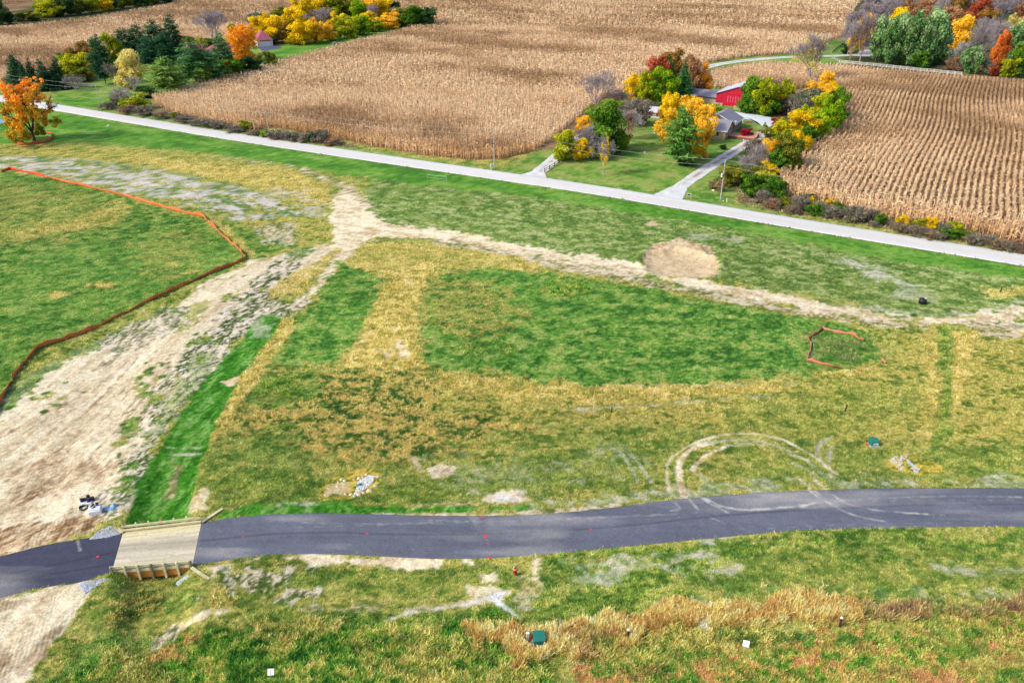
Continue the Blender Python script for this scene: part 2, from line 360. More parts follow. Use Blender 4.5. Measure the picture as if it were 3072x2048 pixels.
LN('churn', [(0, 960), (180, 880), (350, 760)], .4, .5, .6, .5)
LN('churn', [(0, 1050), (120, 1010), (250, 950)], .4, .5, .6, .4)
for k in range(16):
    y0 = 1000+k*17; LN('churn' if k % 3 else 'dirtT', [(-20, y0), (90+k*4, y0-62-k), (210+k*6, y0-160-k*4), (330+k*6, y0-290-k*6)], .18+.12*(k % 2), .2, .3, .55+.12*(k % 3))
for k in range(7): LN('churn', [(0, 1150+k*9), (70+k*8, 1128+k*6), (150+k*12, 1118+k*4)], .22, .2, .4, .4)
PL('dirtweed', [(270, 1100), (330, 1090), (300, 1180), (250, 1190), (180, 1180), (230, 1140)], .8, 1.5, .8)
PL('dirt', [(-300, 1450), (0, 1372), (190, 1338), (205, 1375), (150, 1450), (60, 1568), (0, 1640), (-300, 1900)], .5, 1., 1., .55)
PL('churn', [(-200, 1440), (0, 1385), (120, 1360), (100, 1385), (0, 1410), (-200, 1480)], .4, .6, .6, 1.)
PL('churn', [(-100, 1530), (60, 1490), (120, 1450), (150, 1430), (110, 1520), (0, 1568)], .5, 1.0, .7, 1.)
PL('dirtT', [(800, 425), (850, 462), (845, 485), (880, 510), (1000, 527), (1100, 542), (1250, 572), (1450, 600), (1560, 640), (1700, 655), (1790, 672), (1900, 690), (2000, 706), (2150, 728), (2270, 712), (2352, 700), (2700, 690), (2700, 790), (2352, 768), (2260, 752), (2150, 742), (1950, 726), (1800, 702), (1600, 668), (1450, 634), (1250, 602), (1100, 566), (950, 546), (860, 548), (830, 570), (760, 650), (700, 690), (760, 590), (770, 540), (760, 490), (770, 450)], .7, 1.6)
PL('dirtweedT', [(1000, 545), (1250, 590), (1450, 625), (1600, 660), (1800, 700), (1950, 722), (2140, 742), (2130, 756), (1950, 742), (1780, 718), (1560, 672), (1400, 640), (1200, 606), (980, 565)], .7, 1.5, .8)
PL('dirtweedT', [(2200, 735), (2352, 730), (2352, 778), (2250, 770)], .7, 1.5, .7)
PL('olive', [(1800, 668), (1960, 692), (2040, 712), (1900, 702)], .6, 1, .8)
LN('pale', [(1990, 705), (2120, 722), (2240, 718), (2352, 695)], 1.8, .6, .8, .8)
LN('greenT', [(2060, 716), (2180, 730), (2260, 724)], .5, .3, .4, .7)
LN('dirtweedT', [(640, 365), (720, 400), (800, 430), (840, 470)], 2.0, .8, 1.2, .9)
LN('dirtweed', [(700, 690), (640, 720), (600, 740)], 3, .8, 1.5, .8)
PL('dry', [(770, 575), (780, 570), (740, 625), (700, 672), (610, 690), (650, 640), (700, 610)], .5, 1., .85)
_r = random.Random(12)
for (cx, cy, sx, sy, n_) in ((420, 760, 60, 60, 26), (350, 880, 45, 60, 30), (300, 1000, 30, 60, 26), (270, 1110, 25, 30, 14), (120, 900, 80, 40, 16), (560, 690, 50, 50, 18), (700, 560, 60, 30, 16), (1500, 640, 120, 12, 16), (1250, 590, 120, 10, 14), (2000, 722, 120, 8, 14), (2300, 740, 40, 15, 8)):
    for _ in range(n_):
        x_ = _r.gauss(cx, sx*.6); y_ = _r.gauss(cy, sy*.6); r_ = _r.uniform(2.5, 7)
        PL('weed' if _r.random() < .7 else 'olive', [(x_-r_*1.5, y_+r_*.4), (x_+r_*.3, y_-r_*.6), (x_+r_*1.7, y_-r_*.3), (x_, y_+r_*.6)], .3, .7, .9)
# bright strip and golden edge
PL('strip', [(600, 720), (655, 732), (605, 795), (555, 865), (505, 960), (468, 1050), (445, 1130), (432, 1195), (300, 1215), (285, 1205), (330, 1100), (372, 1015), (440, 920), (510, 832), (560, 770)], .4, .45)
PL('pale', [(565, 790), (590, 730), (625, 722), (620, 770)], 1, 1.5, .5)
PL('dry', [(655, 728), (685, 738), (622, 832), (570, 905), (510, 995), (488, 1012), (515, 950), (560, 870), (615, 785)], .4, .7)
PL('sand', [(508, 880), (548, 868), (540, 886), (525, 890)], .2, .3)
LN('pale', [(365, 1030), (465, 1028)], .35, .2, .2, .8); LN('pale', [(358, 1043), (460, 1042)], .35, .2, .2, .8)
PL('churn', [(398, 1060), (425, 1065), (410, 1100), (400, 1135), (375, 1140), (385, 1100)], .5, .5, .6)
# central fields
PL('weedblue', [(780, 600), (880, 640), (862, 700), (835, 760), (790, 822), (740, 838), (625, 832), (660, 780), (720, 700), (750, 645)], .8, 1.5)
PL('dry', [(850, 556), (980, 560), (1240, 600), (1230, 628), (1100, 610), (1000, 620), (972, 690), (968, 770), (985, 852), (770, 840), (830, 780), (862, 705), (885, 640), (800, 600), (830, 565)], .8, 1.6)
PL('olive', [(830, 560), (1000, 570), (1230, 600), (1100, 620), (980, 600), (900, 640), (820, 600)], 1, 2, .4)
for x_, y_ in ((905, 760), (915, 800), (940, 650), (965, 780), (890, 815), (925, 815)): PL('dirtT', [(x_-10, y_), (x_+3, y_-10), (x_+12, y_), (x_, y_+10)], .4, 1.3, .8)
for k in range(5): LN('churn', [(830+k*9, 760), (790+k*9, 835)], .3, .2, .2, .25)
PL('weedblue', [(985, 640), (1120, 615), (1240, 628), (1340, 640), (1500, 668), (1750, 712), (1950, 748), (2020, 785), (2025, 830), (1930, 858), (1700, 876), (1400, 882), (1200, 868), (1090, 858), (985, 838), (968, 760)], .9, 1.8)
PL('drygreen', [(985, 640), (1150, 650), (1200, 720), (1150, 780), (1050, 780), (975, 740)], 2.5, 4, .55)
PL('lush', [(1265, 645), (1340, 645), (1350, 668), (1290, 682), (1250, 672)], 1.5, 1.5, .8)
PL('lush', [(1060, 800), (1160, 780), (1180, 820), (1080, 835)], 2, 2.5, .5)
PL('weed', [(1860, 750), (1990, 765), (2030, 830), (1900, 860), (1850, 830)], 1.5, 2, .7)
PL('scrub', [(1880, 770), (1990, 790), (1980, 820), (1870, 830)], 2, 3, .3)
PL('dry', [(1860, 855), (1950, 848), (2000, 830), (2020, 845), (1960, 865), (1880, 872)], .8, 1, .7)
# vertical bands on the right
PL('dry', [(2120, 780), (2155, 780), (2160, 900), (2150, 1000), (2110, 1000), (2125, 880)], .8, .9, .9)
PL('greenT', [(2150, 745), (2210, 750), (2190, 850), (2180, 1010), (2140, 1040), (2165, 900)], .8, .9, .95)
PL('dry', [(2190, 765), (2250, 760), (2215, 900), (2185, 950), (2190, 860)], .8, .9, .95)
PL('greenT', [(1700, 920), (1900, 900), (2120, 880), (2100, 980), (1900, 1010), (1700, 990)], 3, 4, .5)
PL('greenT', [(1700, 1040), (2352, 1020), (2700, 1030), (2700, 1110), (1700, 1120)], 2.5, 3, .65)
PL('pale', [(1400, 1135), (1600, 1110), (1800, 1098), (2352, 1092), (2700, 1098), (2700, 1120), (2352, 1118), (1800, 1126), (1500, 1150), (1200, 1176), (1100, 1176)], .6, 1.2, .65)
PL('pale', [(1000, 1060), (1400, 1040), (1400, 1110), (1000, 1130)], 3, 4, .35)
# tyre loops
for pts, w_, st_, o_ in (([(545, 450), (520, 330), (520, 240), (570, 180), (700, 100), (880, 35), (1100, 10), (1300, 30), (1500, 90), (1680, 200), (1860, 325)], .35, 'dirtT', .8),
  ([(660, 490), (620, 350), (610, 240), (700, 130), (860, 85)], .8, 'dirtT', .95), ([(860, 85), (1100, 62), (1300, 85), (1480, 160), (1620, 225), (1770, 350)], .4, 'pale', .8),
  ([(720, 295), (800, 200), (900, 150), (1000, 112)], .6, 'dirtT', .9), ([(1000, 112), (1150, 100), (1280, 110)], .4, 'pale', .7),
  ([(80, 100), (180, 180), (260, 290), (290, 380)], .5, 'pale', .8), ([(180, 100), (260, 190), (330, 280), (400, 380)], .5, 'pale', .8),
  ([(330, 180), (380, 260)], .4, 'pale', .6), ([(1800, 40), (1720, 80), (1700, 160), (1720, 230)], .5, 'pale', .7), ([(1820, 110), (1790, 180), (1800, 240)], .5, 'pale', .7),
  ([(780, 330), (880, 410), (900, 460)], .6, 'pale', .7), ([(1560, 370), (1640, 440)], .4, 'dirtT', .8), ([(1660, 360), (1760, 440)], .4, 'dirtT', .8), ([(1500, 250), (1860, 400)], .3, 'pale', .5),
  ([(1480, 180), (1620, 222)], .35, 'dirtT', .8), ([(1640, 170), (1720, 225)], .4, 'dirtT', .8), ([(1760, 270), (1860, 325)], .4, 'dirtT', .8)):
    LN(st_, zoomP(pts, 1800, 1300, 2.613), w_+(.1 if st_ == 'dirtT' else .15), .2, .12, o_, px=True)
# spots between the street and the fields
PL('dirt', [(972, 1072), (1010, 1056), (1050, 1070), (1030, 1092), (985, 1098)], .3, .6)
PL('sand', [(945, 1050), (965, 1060), (980, 1098), (960, 1090)], .3, .8, .7)
PL('dirt', [(1105, 1148), (1150, 1128), (1205, 1132), (1215, 1150), (1170, 1158), (1100, 1156)], .4, .6)
PL('white', [(1135, 1140), (1165, 1124), (1205, 1130), (1200, 1148), (1150, 1152)], .5, .6, .6)
PL('strip', [(500, 1190), (560, 1162), (700, 1152), (900, 1162), (1140, 1162), (1210, 1160), (1190, 1174), (900, 1180), (700, 1180)], .4, .6)
LN('dirtweedT', [(920, 1160), (1000, 1160), (1100, 1156)], .5, .3, .4, .7)
LN('pale', [(640, 1158), (700, 1155), (730, 1160)], .4, .3, .4, .7)
LN('dirtweedT', [(860, 1180), (1100, 1185), (1280, 1174), (1420, 1158)], .6, .3, .3, .8)
PL('goldlow', [(735, 1118), (770, 1090), (850, 1074), (880, 1080), (870, 1110), (810, 1142), (740, 1142)], .3, .5)
PL('sand', [(748, 1120), (780, 1104), (800, 1112), (790, 1130), (750, 1136)], .3, .6, .7)
PL('goldlow', [(2035, 1050), (2080, 1036), (2140, 1050), (2170, 1080), (2100, 1090), (2040, 1075)], .5, .8)
PL('dirt', [(445, 1140), (470, 1118), (480, 1135), (470, 1170), (435, 1175)], .4, .7, .8)
PL('sand', [(1480, 515), (1498, 508), (1512, 515), (1495, 520)], .5, .5, .8)
PL('sand', [(1478, 600), (1500, 560), (1560, 549), (1620, 565), (1652, 600), (1648, 630), (1600, 640), (1510, 632), (1480, 612)], .25, .7)
LN('churn', [(1484, 592), (1500, 566), (1560, 551), (1618, 567), (1650, 600)], .9, .4, .8, .75)
PL('pale', [(1900, 582), (1960, 595), (2060, 630), (2130, 662), (2060, 660), (1960, 628)], 1.5, 2, .9)
PL('pale', [(1570, 535), (1700, 545), (1680, 560), (1600, 550)], 1.5, 2, .6)
PL('pale', [(2060, 655), (2140, 668), (2140, 690), (2040, 680)], 1.5, 2.5, .5)
PL('pale', [(1500, 460), (1560, 470), (1500, 480)], 1, 2, .5)
LN('scrub', [(1560, 490), (1650, 505), (1760, 522)], 1.2, .5, .5, .5)
LN('dirtweedT', [(470, 352), (560, 368), (620, 376)], 1.2, .6, .8, .6)
PL('dry', [(2240, 660), (2352, 665), (2352, 685), (2260, 680)], 1, 2, .7)
# lawns along the county road, yards
PL('lawn', [(-300, 235), (0, 232), (115, 252), (300, 285), (540, 322), (850, 366), (1100, 404), (1350, 440), (1610, 485), (1920, 533), (2352, 602), (2900, 700), (2900, 740), (2352, 645), (2000, 590), (1650, 520), (1400, 480), (1180, 445), (1000, 430), (860, 412), (640, 374), (420, 345), (200, 328), (0, 330), (-300, 330)], 1.2, 1.6)
LN('field', [(860, 420), (1180, 452), (1400, 486)], 2.5, 1, 1.2, .5)
PL('verge', [(-300, 150), (0, 215), (115, 238), (350, 255), (560, 300), (850, 345), (1085, 382), (1160, 390), (1240, 345), (1300, 340), (1240, 400), (1500, 440), (1560, 430), (1700, 340), (1740, 330), (1600, 440), (1700, 470), (1960, 522), (2352, 590), (2800, 680), (2800, 700), (2352, 600), (1500, 465), (1100, 398), (500, 312), (115, 250), (-300, 190)], .8, 1.2)
PL('lawn', [(118, 240), (130, 215), (300, 190), (352, 218), (345, 240), (300, 250)], 1, 1.5)
PL('verge', [(140, 200), (400, 130), (620, 100), (690, 130), (440, 200), (300, 225), (150, 225)], 1, 2)
PL('lawn', [(600, 118), (690, 92), (800, 75), (930, 58), (960, 62), (800, 102), (690, 130), (620, 148)], 1, 1.2)
PL('woodfloor', [(20, 190), (160, 205), (340, 150), (520, 110), (420, 100), (200, 140)], 2, 3, .9)
PL('woodfloor', [(600, 90), (700, 78), (1000, 58), (990, 20), (700, 20), (600, 60)], 2, 3)
PL('verge', [(1230, 402), (1260, 370), (1290, 345), (1450, 210), (1640, 200), (1760, 240), (1790, 280), (1740, 300), (1720, 320), (1530, 440), (1400, 430)], .8, 1.0)
PL('lawn', [(1500, 290), (1560, 250), (1650, 250), (1740, 280), (1720, 320), (1560, 400)], 2, 2.5, .6)
PL('verge', [(1555, 445), (1700, 350), (1760, 330), (1700, 440), (1680, 470)], .8, 1)
PL('scrub', [(1290, 300), (1450, 220), (1500, 250), (1420, 350), (1290, 370)], 3, 4, .5)
PL('scrub', [(1680, 420), (1790, 430), (2050, 500), (2352, 560), (2500, 590), (2500, 605), (2352, 582), (2000, 520), (1700, 470)], .8, 1.2, .9)
PL('scrub', [(300, 245), (345, 240), (600, 296), (760, 322), (850, 345), (600, 315), (320, 262)], .6, 1.2, .9)
PL('woodfloor', [(1700, 330), (1760, 320), (1850, 200), (1900, 190), (1935, 240), (1900, 300), (1790, 400), (1700, 420)], 2, 2, .9)
PL('verge', [(1600, 150), (1700, 132), (1900, 118), (1990, 90), (2010, 120), (2000, 150), (1900, 150), (1700, 142), (1610, 165)], 1, 1)
PL('lawn', [(1840, 118), (1930, 88), (2050, 110), (2080, 140), (1980, 140)], 1, 1, .8)
PL('woodfloor', [(1925, 140), (1960, 110), (1930, 60), (1975, -30), (3000, -30), (3000, 200), (2352, 182), (2208, 168), (2050, 160)], 1.5, 1.5)
PL('woodfloor', [(-300, 90), (0, 60), (200, 45), (390, 14), (500, -10), (300, -20), (0, 30), (-300, 50)], 3, 3)
for sg in (-1, 1):
    t_ = np.gradient(CR, axis=0); t_ /= np.linalg.norm(t_, axis=1)[:, None]; LAY.append(('scrub' if sg < 0 else 'pale', 'l', CR+np.stack([-t_[:, 1], t_[:, 0]], 1)*sg*4.1, .4, .25, .75, .7, 0))
# south of the street
PL('greenT', [(1180, 1300), (1500, 1250), (1800, 1215), (2352, 1208), (2800, 1215), (2800, 1400), (2352, 1370), (2000, 1370), (1700, 1365), (1400, 1420), (1200, 1420), (1100, 1350)], 1.5, 3)
PL('olive', [(1700, 1280), (2352, 1250), (2600, 1340), (2352, 1360), (1900, 1360), (1600, 1380)], 3, 4, .6)
PL('weed', [(2250, 1215), (2600, 1215), (2600, 1260), (2250, 1250)], 2, 3, .5)
PL('pale', [(1310, 1292), (1400, 1280), (1550, 1268), (1650, 1262), (1640, 1276), (1450, 1298), (1320, 1305)], .8, 1.2, .8)
PL('pale', [(1300, 1320), (1420, 1305), (1440, 1320), (1300, 1345)], .8, 1.4, .7)
PL('pale', [(1550, 1320), (1690, 1300), (1690, 1318), (1560, 1335)], .8, 1.4, .5)
PL('pale', [(1480, 1395), (1640, 1370), (1780, 1355), (1640, 1385), (1500, 1405)], .6, 1.4, .7)
PL('pale', [(2160, 1302), (2352, 1305), (2352, 1325), (2180, 1318)], .8, 1.4, .6)
PL('pale', [(2000, 1365), (2200, 1362), (2352, 1358), (2352, 1378), (2200, 1376), (2000, 1375)], .6, 1.2, .5)
PL('grey', [(1560, 1232), (1700, 1222), (1760, 1224), (1600, 1245)], .5, .8, .6)
PL('weed', [(1700, 1352), (1900, 1352), (2100, 1356), (2100, 1374), (1900, 1370), (1600, 1385)], .6, 1.2, .7)
PL('olive', [(440, 1320), (1220, 1285), (1200, 1440), (900, 1440), (500, 1430), (200, 1500), (150, 1460), (260, 1350)], 1.5, 2)
PL('greenT', [(620, 1300), (1200, 1290), (1150, 1350), (900, 1360), (620, 1350)], 1, 2, .6)
PL('weed', [(250, 1350), (440, 1320), (470, 1370), (330, 1400), (200, 1480), (180, 1440)], 1, 2, .5)
PL('lushgold', [(260, 1370), (330, 1350), (370, 1350), (280, 1430), (220, 1470)], .6, 1.2, .8)
PL('lushgold', [(480, 1350), (540, 1340), (550, 1380), (490, 1400)], .6, 1.2, .8)
PL('greenT', [(560, 1385), (900, 1400), (1250, 1390), (1300, 1440), (900, 1450), (560, 1430)], 1.2, 2, .9)
PL('lush', [(560, 1430), (900, 1430), (1150, 1430), (1250, 1500), (1300, 1568), (1400, 1800), (300, 1800), (60, 1600), (200, 1480), (300, 1450)], 1.2, 2.5)
PL('weedblue', [(170, 1480), (230, 1440), (400, 1450), (380, 1500), (250, 1520), (120, 1568), (60, 1600)], .8, 1.5, .6)
PL('lushgold', [(270, 1500), (370, 1490), (450, 1520), (420, 1580), (200, 1640)], 1.2, 2.5, .7)
PL('lushgold', [(560, 1420), (780, 1420), (760, 1460), (640, 1470), (570, 1460)], 1, 2, .75)
PL('lushgold', [(850, 1470), (1150, 1480), (1200, 1568), (1050, 1620), (900, 1560)], 2, 4, .6)
PL('rust', [(350, 1450), (440, 1430), (480, 1440), (470, 1480), (400, 1540), (360, 1520)], .8, 1.5, .75)
PL('dirtweed', [(460, 1318), (560, 1290), (620, 1300), (740, 1280), (620, 1340), (580, 1360), (480, 1350)], .6, 2.2, .8)
PL('dirt', [(452, 1306), (540, 1286), (700, 1271), (860, 1278), (1010, 1286), (1080, 1286), (1000, 1294), (850, 1300), (770, 1296), (680, 1284), (560, 1296), (490, 1320)], .3, .7)
PL('grey', [(495, 1302), (540, 1295), (545, 1318), (505, 1322)], .4, .5, .9)
PL('dirt', [(390, 1425), (470, 1405), (545, 1395), (540, 1405), (460, 1428), (390, 1445)], .5, 1.0, .9)
PL('dirtweed', [(340, 1450), (400, 1430), (390, 1460), (350, 1470)], .5, 1.2, .8)
PL('dirtweed', [(600, 1370), (760, 1340), (740, 1355), (640, 1385)], .5, 1.4, .8)
PL('dirtweedT', [(700, 1392), (900, 1380), (880, 1390), (720, 1402)], .5, 1, .6)
PL('dirt', [(1065, 1335), (1110, 1332), (1145, 1350), (1130, 1368), (1085, 1362)], .4, 1.2, .85)
PL('dirt', [(1105, 1318), (1140, 1316), (1150, 1328), (1115, 1330)], .3, .7, .9)
PL('dirt', [(1220, 1282), (1240, 1280), (1242, 1300), (1225, 1320), (1215, 1310)], .3, .7, .95)
PL('dirtweedT', [(1195, 1310), (1235, 1320), (1225, 1400), (1200, 1430), (1195, 1380)], .5, 1, .45)
LN('white', [(890, 1420), (940, 1398), (1020, 1390), (1080, 1380), (1130, 1362), (1170, 1352)], .35, .25, .35, .75)
LN('dirtweedT', [(940, 1395), (1040, 1388), (1120, 1365)], .8, .4, .6, .6)
LN('white', [(1130, 1362), (1155, 1384), (1180, 1405), (1200, 1420)], .3, .25, .2, .8)
PL('tall', [(1080, 1440), (1180, 1435), (1300, 1445), (1450, 1415), (1600, 1388), (1800, 1372), (1960, 1372), (2000, 1385), (1980, 1420), (1850, 1430), (1640, 1440), (1480, 1462), (1420, 1500), (1330, 1520), (1200, 1510), (1130, 1485)], .6, 1.4)
PL('talld', [(1960, 1385), (2150, 1395), (2352, 1375), (2600, 1370), (2600, 1405), (2352, 1412), (2150, 1425), (2000, 1430)], .6, 1.2)
PL('talld', [(1300, 1470), (1380, 1455), (1420, 1490), (1340, 1520)], 1, 1.5, .6)
PL('lushgold', [(1500, 1460), (1700, 1450), (1900, 1440), (1850, 1490), (1600, 1510), (1450, 1520)], 1.2, 2, .9)
PL('rust', [(1290, 1530), (1500, 1515), (1700, 1500), (1900, 1460), (2100, 1432), (2352, 1415), (2700, 1420), (3000, 1900), (1400, 1900)], 1.2, 2)
PL('lush', [(1400, 1490), (1640, 1500), (1560, 1560), (1450, 1568)], 1.5, 3, .6)
PL('lush', [(2030, 1440), (2250, 1425), (2352, 1440), (2352, 1500), (2100, 1500)], 2, 4, .7)
PL('lush', [(1780, 1520), (2100, 1520), (2100, 1600), (1750, 1640)], 2.5, 4, .5)
PL('greenT', [(2150, 1470), (2352, 1490), (2500, 1600), (2200, 1568)], 2, 3, .6)
PL('lush', [(1690, 1540), (1740, 1520), (1760, 1580), (1700, 1600)], 1.5, 2, .7)
PL('white', [(1290, 1510), (1305, 1508), (1310, 1520), (1345, 1530), (1340, 1540), (1300, 1525)], .25, .4, .7)
PL('white', [(1595, 1425), (1620, 1422), (1622, 1445), (1600, 1450)], .4, .8, .5)
def style_col(name, X, Y):
    cs, s, k, ang, st, th, td = ST[name]; i = list(ST).index(name)
    n = .52*fbm(X, Y, s, 3, i, ang, st)+.48*fbm(X, Y, min(s*.25, .7), 2, i+3, ang, min(st, 1.6))
    t = np.clip((n-.5)*k*1.42+.5, 0, .9999)*(len(cs)-1); j = t.astype(int); f = (t-j)[:, None]
    C = np.array([alb(c) for c in cs]); return C[j]*(1-f)+C[j+1]*f
def paint(P, extra=False):
    X, Y = P[:, 0], P[:, 1]; col = style_col('olive', X, Y)
    tread = np.zeros(len(P)); th = np.full(len(P), .2); td = np.full(len(P), .8)
    wA = (fbm(X, Y, 3.0, 2, 21)-.5)*2; wB = (fbm(X, Y, .8, 2, 22)-.5)*2
    for st, kind, g, soft, wob, op, wd, tr in LAY:
        mg = wob*2+soft+wd; lo = g.min(0)-mg; hi = g.max(0)+mg
        idx = np.nonzero((X > lo[0]) & (X < hi[0]) & (Y > lo[1]) & (Y < hi[1]))[0]
        if not len(idx): continue
        Q = P[idx]; d = sd_poly(Q, g) if kind == 'p' else sd_line(Q, g)-wd/2
        d = d+wA[idx]*wob*.8+wB[idx]*wob*.6
        m = smooth(soft/2, -soft/2, d)*op
        if st in ('pale', 'grey', 'white') and wob > .24: m = m*smooth(.28, .58, fbm(Q[:, 0], Q[:, 1], .9, 2, 23, ANG_T, 2.2)*.6+fbm(Q[:, 0], Q[:, 1], 3, 2, 24, ANG_T, 2)*.4)*1.1
        m = np.clip(m, 0, 1); keep = m > .003; idx = idx[keep]; m = m[keep]
        if not len(idx): continue
        c = style_col(st, X[idx], Y[idx]); col[idx] = col[idx]*(1-m[:, None])+c*m[:, None]
        th[idx] = th[idx]*(1-m)+ST[st][5]*m; td[idx] = td[idx]*(1-m)+ST[st][6]*m
        tread[idx] = tread[idx]*(1-m)+tr*m
    # wide soft variation of the ground cover
    v = 1+(fbm(X, Y, 30, 2, 40)-.5)*.14
    return col*v[:, None], tread*smooth(.3, .6, fbm(X, Y, 3, 2, 44, ANG_W, 3)), th, td
def grid(x0, x1, y0, y1, s):
    xs = np.linspace(x0, x1, max(2, round((x1-x0)/s)+1)); ys = np.linspace(y0, y1, max(2, round((y1-y0)/s)+1))
    XX, YY = np.meshgrid(xs, ys); nx, ny = len(xs), len(ys)
    P = np.stack([XX.ravel(), YY.ravel()], 1); i = np.arange(nx*ny).reshape(ny, nx)
    F = np.stack([i[:-1, :-1].ravel(), i[:-1, 1:].ravel(), i[1:, 1:].ravel(), i[1:, :-1].ravel()], 1)
    return P, F
bands = [(-96, 96, 44, 131, .3), (-123.2, 135.2, 130.4, 203, .5), (-300, 300, 201.6, 403, 1.4), (-640, 760, 396, 1103, 7), (-4000, 4000, 1103, 5103, 200)]
sides = [(-96, 96, 36, 44, 1.0), (95, 135, 36, 131, 1.5), (-123, -95, 36, 131, 1.5)]
sides += [(-300, -123, 131, 203, 3), (135, 300, 131, 203, 3), (-300, -123, 36, 131, 5), (135, 300, 36, 131, 5)]
sides += [(-640, -300, 3, 403, 20), (300, 760, 3, 403, 20), (-300, 300, -97, 36, 12), (-4000, -640, -97, 1103, 200), (760, 4000, -97, 1103, 200)]
VV = []; FF = []; CC = []; TT = []; nb = 0
for b in bands+sides:
    P_, F_ = grid(*b); c_, t_, _, _ = paint(P_); rel = b[4] <= 1.4
    z_ = hgt(P_, True) if b[3] <= 403 else np.zeros(len(P_))
    i_ = bands.index(b) if b in bands else -1
    if i_ in (1, 2, 3): z_ = np.where(P_[:, 1] < bands[i_-1][3]-.01, z_-.25, z_)      # the coarser patch dives under the finer one
    VV.append(np.column_stack([P_, z_])); FF.append(F_+nb); CC.append(c_); TT.append(t_); nb += len(P_)
M_GROUND = mat_attr('ground', ((1.3, .22), (4.5, .38), (.3, .12)), .95, .42, tread=True)
ground = link('ground', np_mesh('ground', np.vstack(VV), np.vstack(FF), M_GROUND, np.vstack(CC), {'tread': np.concatenate(TT)}))
tag(ground, 'rough grass fields, dirt tracks and lawns', None, kind='structure')
del VV, FF, CC, TT
# ---------------------------------------------------------------- asphalt street
def ribbon(up, lo, nc, nr, z):
    def rs(l, n):
        s = np.r_[0, np.cumsum(np.linalg.norm(np.diff(l, axis=0), axis=1))]; t = np.linspace(0, s[-1], n)
        return np.stack([np.interp(t, s, l[:, 0]), np.interp(t, s, l[:, 1])], 1)
    A = rs(up, nc); B = rs(lo, nc); t = np.linspace(0, 1, nr)[:, None, None]
    Q = A[None]*(1-t)+B[None]*t; P = Q.reshape(-1, 2); i = np.arange(nc*nr).reshape(nr, nc)
    F = np.stack([i[:-1, :-1].ravel(), i[1:, :-1].ravel(), i[1:, 1:].ravel(), i[:-1, 1:].ravel()], 1)
    V = np.column_stack([P, np.full(len(P), z)])
    # skirt
    ring = np.r_[i[0], i[1:, -1], i[-1, ::-1][1:], i[::-1, 0][1:-1]]; n0 = len(V)
    V = np.vstack([V, np.column_stack([P[ring], np.full(len(ring), z-.35)])])
    k = np.arange(len(ring)); k2 = (k+1) % len(ring)
    F = np.vstack([F, np.stack([ring[k], ring[k2], n0+k2, n0+k], 1)]); return V, F
def asphalt_col(P, base):
    X, Y = P[:, 0], P[:, 1]; a = math.atan2(*(G(900, 1600)[:2]-G(100, 1690)[:2])[::-1])*0
    n = fbm(X, Y, 1.2, 3, 50, a, 9)*.6+fbm(X, Y, 2.5, 3, 51)*.4
    sp = np.random.default_rng(5).random(len(P)); n = n+(sp-.5)*.16-(sp < .004)*.6+(sp > .9985)*1.4
    c = np.array(alb(base))[None]*(.76+.46*np.clip(n, 0, 2.5))[:, None]
    return c
MUD = [([(1570, 385), (1700, 490), (1850, 580), (2010, 650), (2230, 690)], .3, .8), ([(1600, 385), (1730, 490), (1880, 580)], .22, .6), ([(1660, 370), (1760, 450), (1920, 540)], .3, .8), ([(1940, 548), (2130, 600), (2352, 618), (2700, 640)], .25, .7),
  ([(690, 505), (770, 600), (830, 630)], .35, .8), ([(790, 500), (880, 560), (1000, 620)], .3, .8), ([(820, 505), (930, 565), (1080, 600), (1270, 595), (1450, 580), (1600, 565), (1690, 540)], .32, .9), ([(1380, 585), (1600, 566)], .55, .7),
  ([(555, 520), (650, 590), (555, 605)], .3, .7), ([(860, 655), (1010, 720), (1180, 765)], .3, .4), ([(1700, 545), (1960, 520), (2352, 500), (2900, 490), (3300, 500)], .25, .4), ([(-900, 735), (-400, 690), (0, 660)], .25, .0)]
MUD = [(smoothline([G(1800+p[0]/2.613, 1300+p[1]/2.613)[:2] for p in pts], 3), w_, o_) for pts, w_, o_ in MUD]
MUD += [(smoothline([G(*p)[:2] for p in [(1250, 1560), (1500, 1565), (1800, 1552), (2050, 1542)]], 2), .18, .35), (smoothline([G(*p)[:2] for p in [(910, 1568), (1100, 1572), (1300, 1568)]], 2), .2, .3),
        (smoothline([G(*p)[:2] for p in [(232, 1620), (240, 1650)]], 1), .3, .5), (smoothline([G(*p)[:2] for p in [(1420, 1552), (1450, 1590), (1470, 1560)]], 1), 1.2, .22)]
DASH = [smoothline([G(*p)[:2] for p in [(880, 1582), (1250, 1572), (1500, 1563), (1800, 1549), (2100, 1536)]], 2), smoothline([G(*p)[:2] for p in [(2500, 1505), (2800, 1498), (3300, 1500)]], 2), smoothline([G(*p)[:2] for p in [(2300, 1585), (2700, 1568), (3200, 1568)]], 2)]
DARKL = [smoothline([G(*p)[:2] for p in q], 2) for q in ([(605, 1622), (900, 1592), (1300, 1608), (1800, 1588), (2200, 1540), (2700, 1514), (3072, 1512)], [(0, 1725), (180, 1690), (350, 1655)], [(0, 1750), (180, 1718), (345, 1690)])]
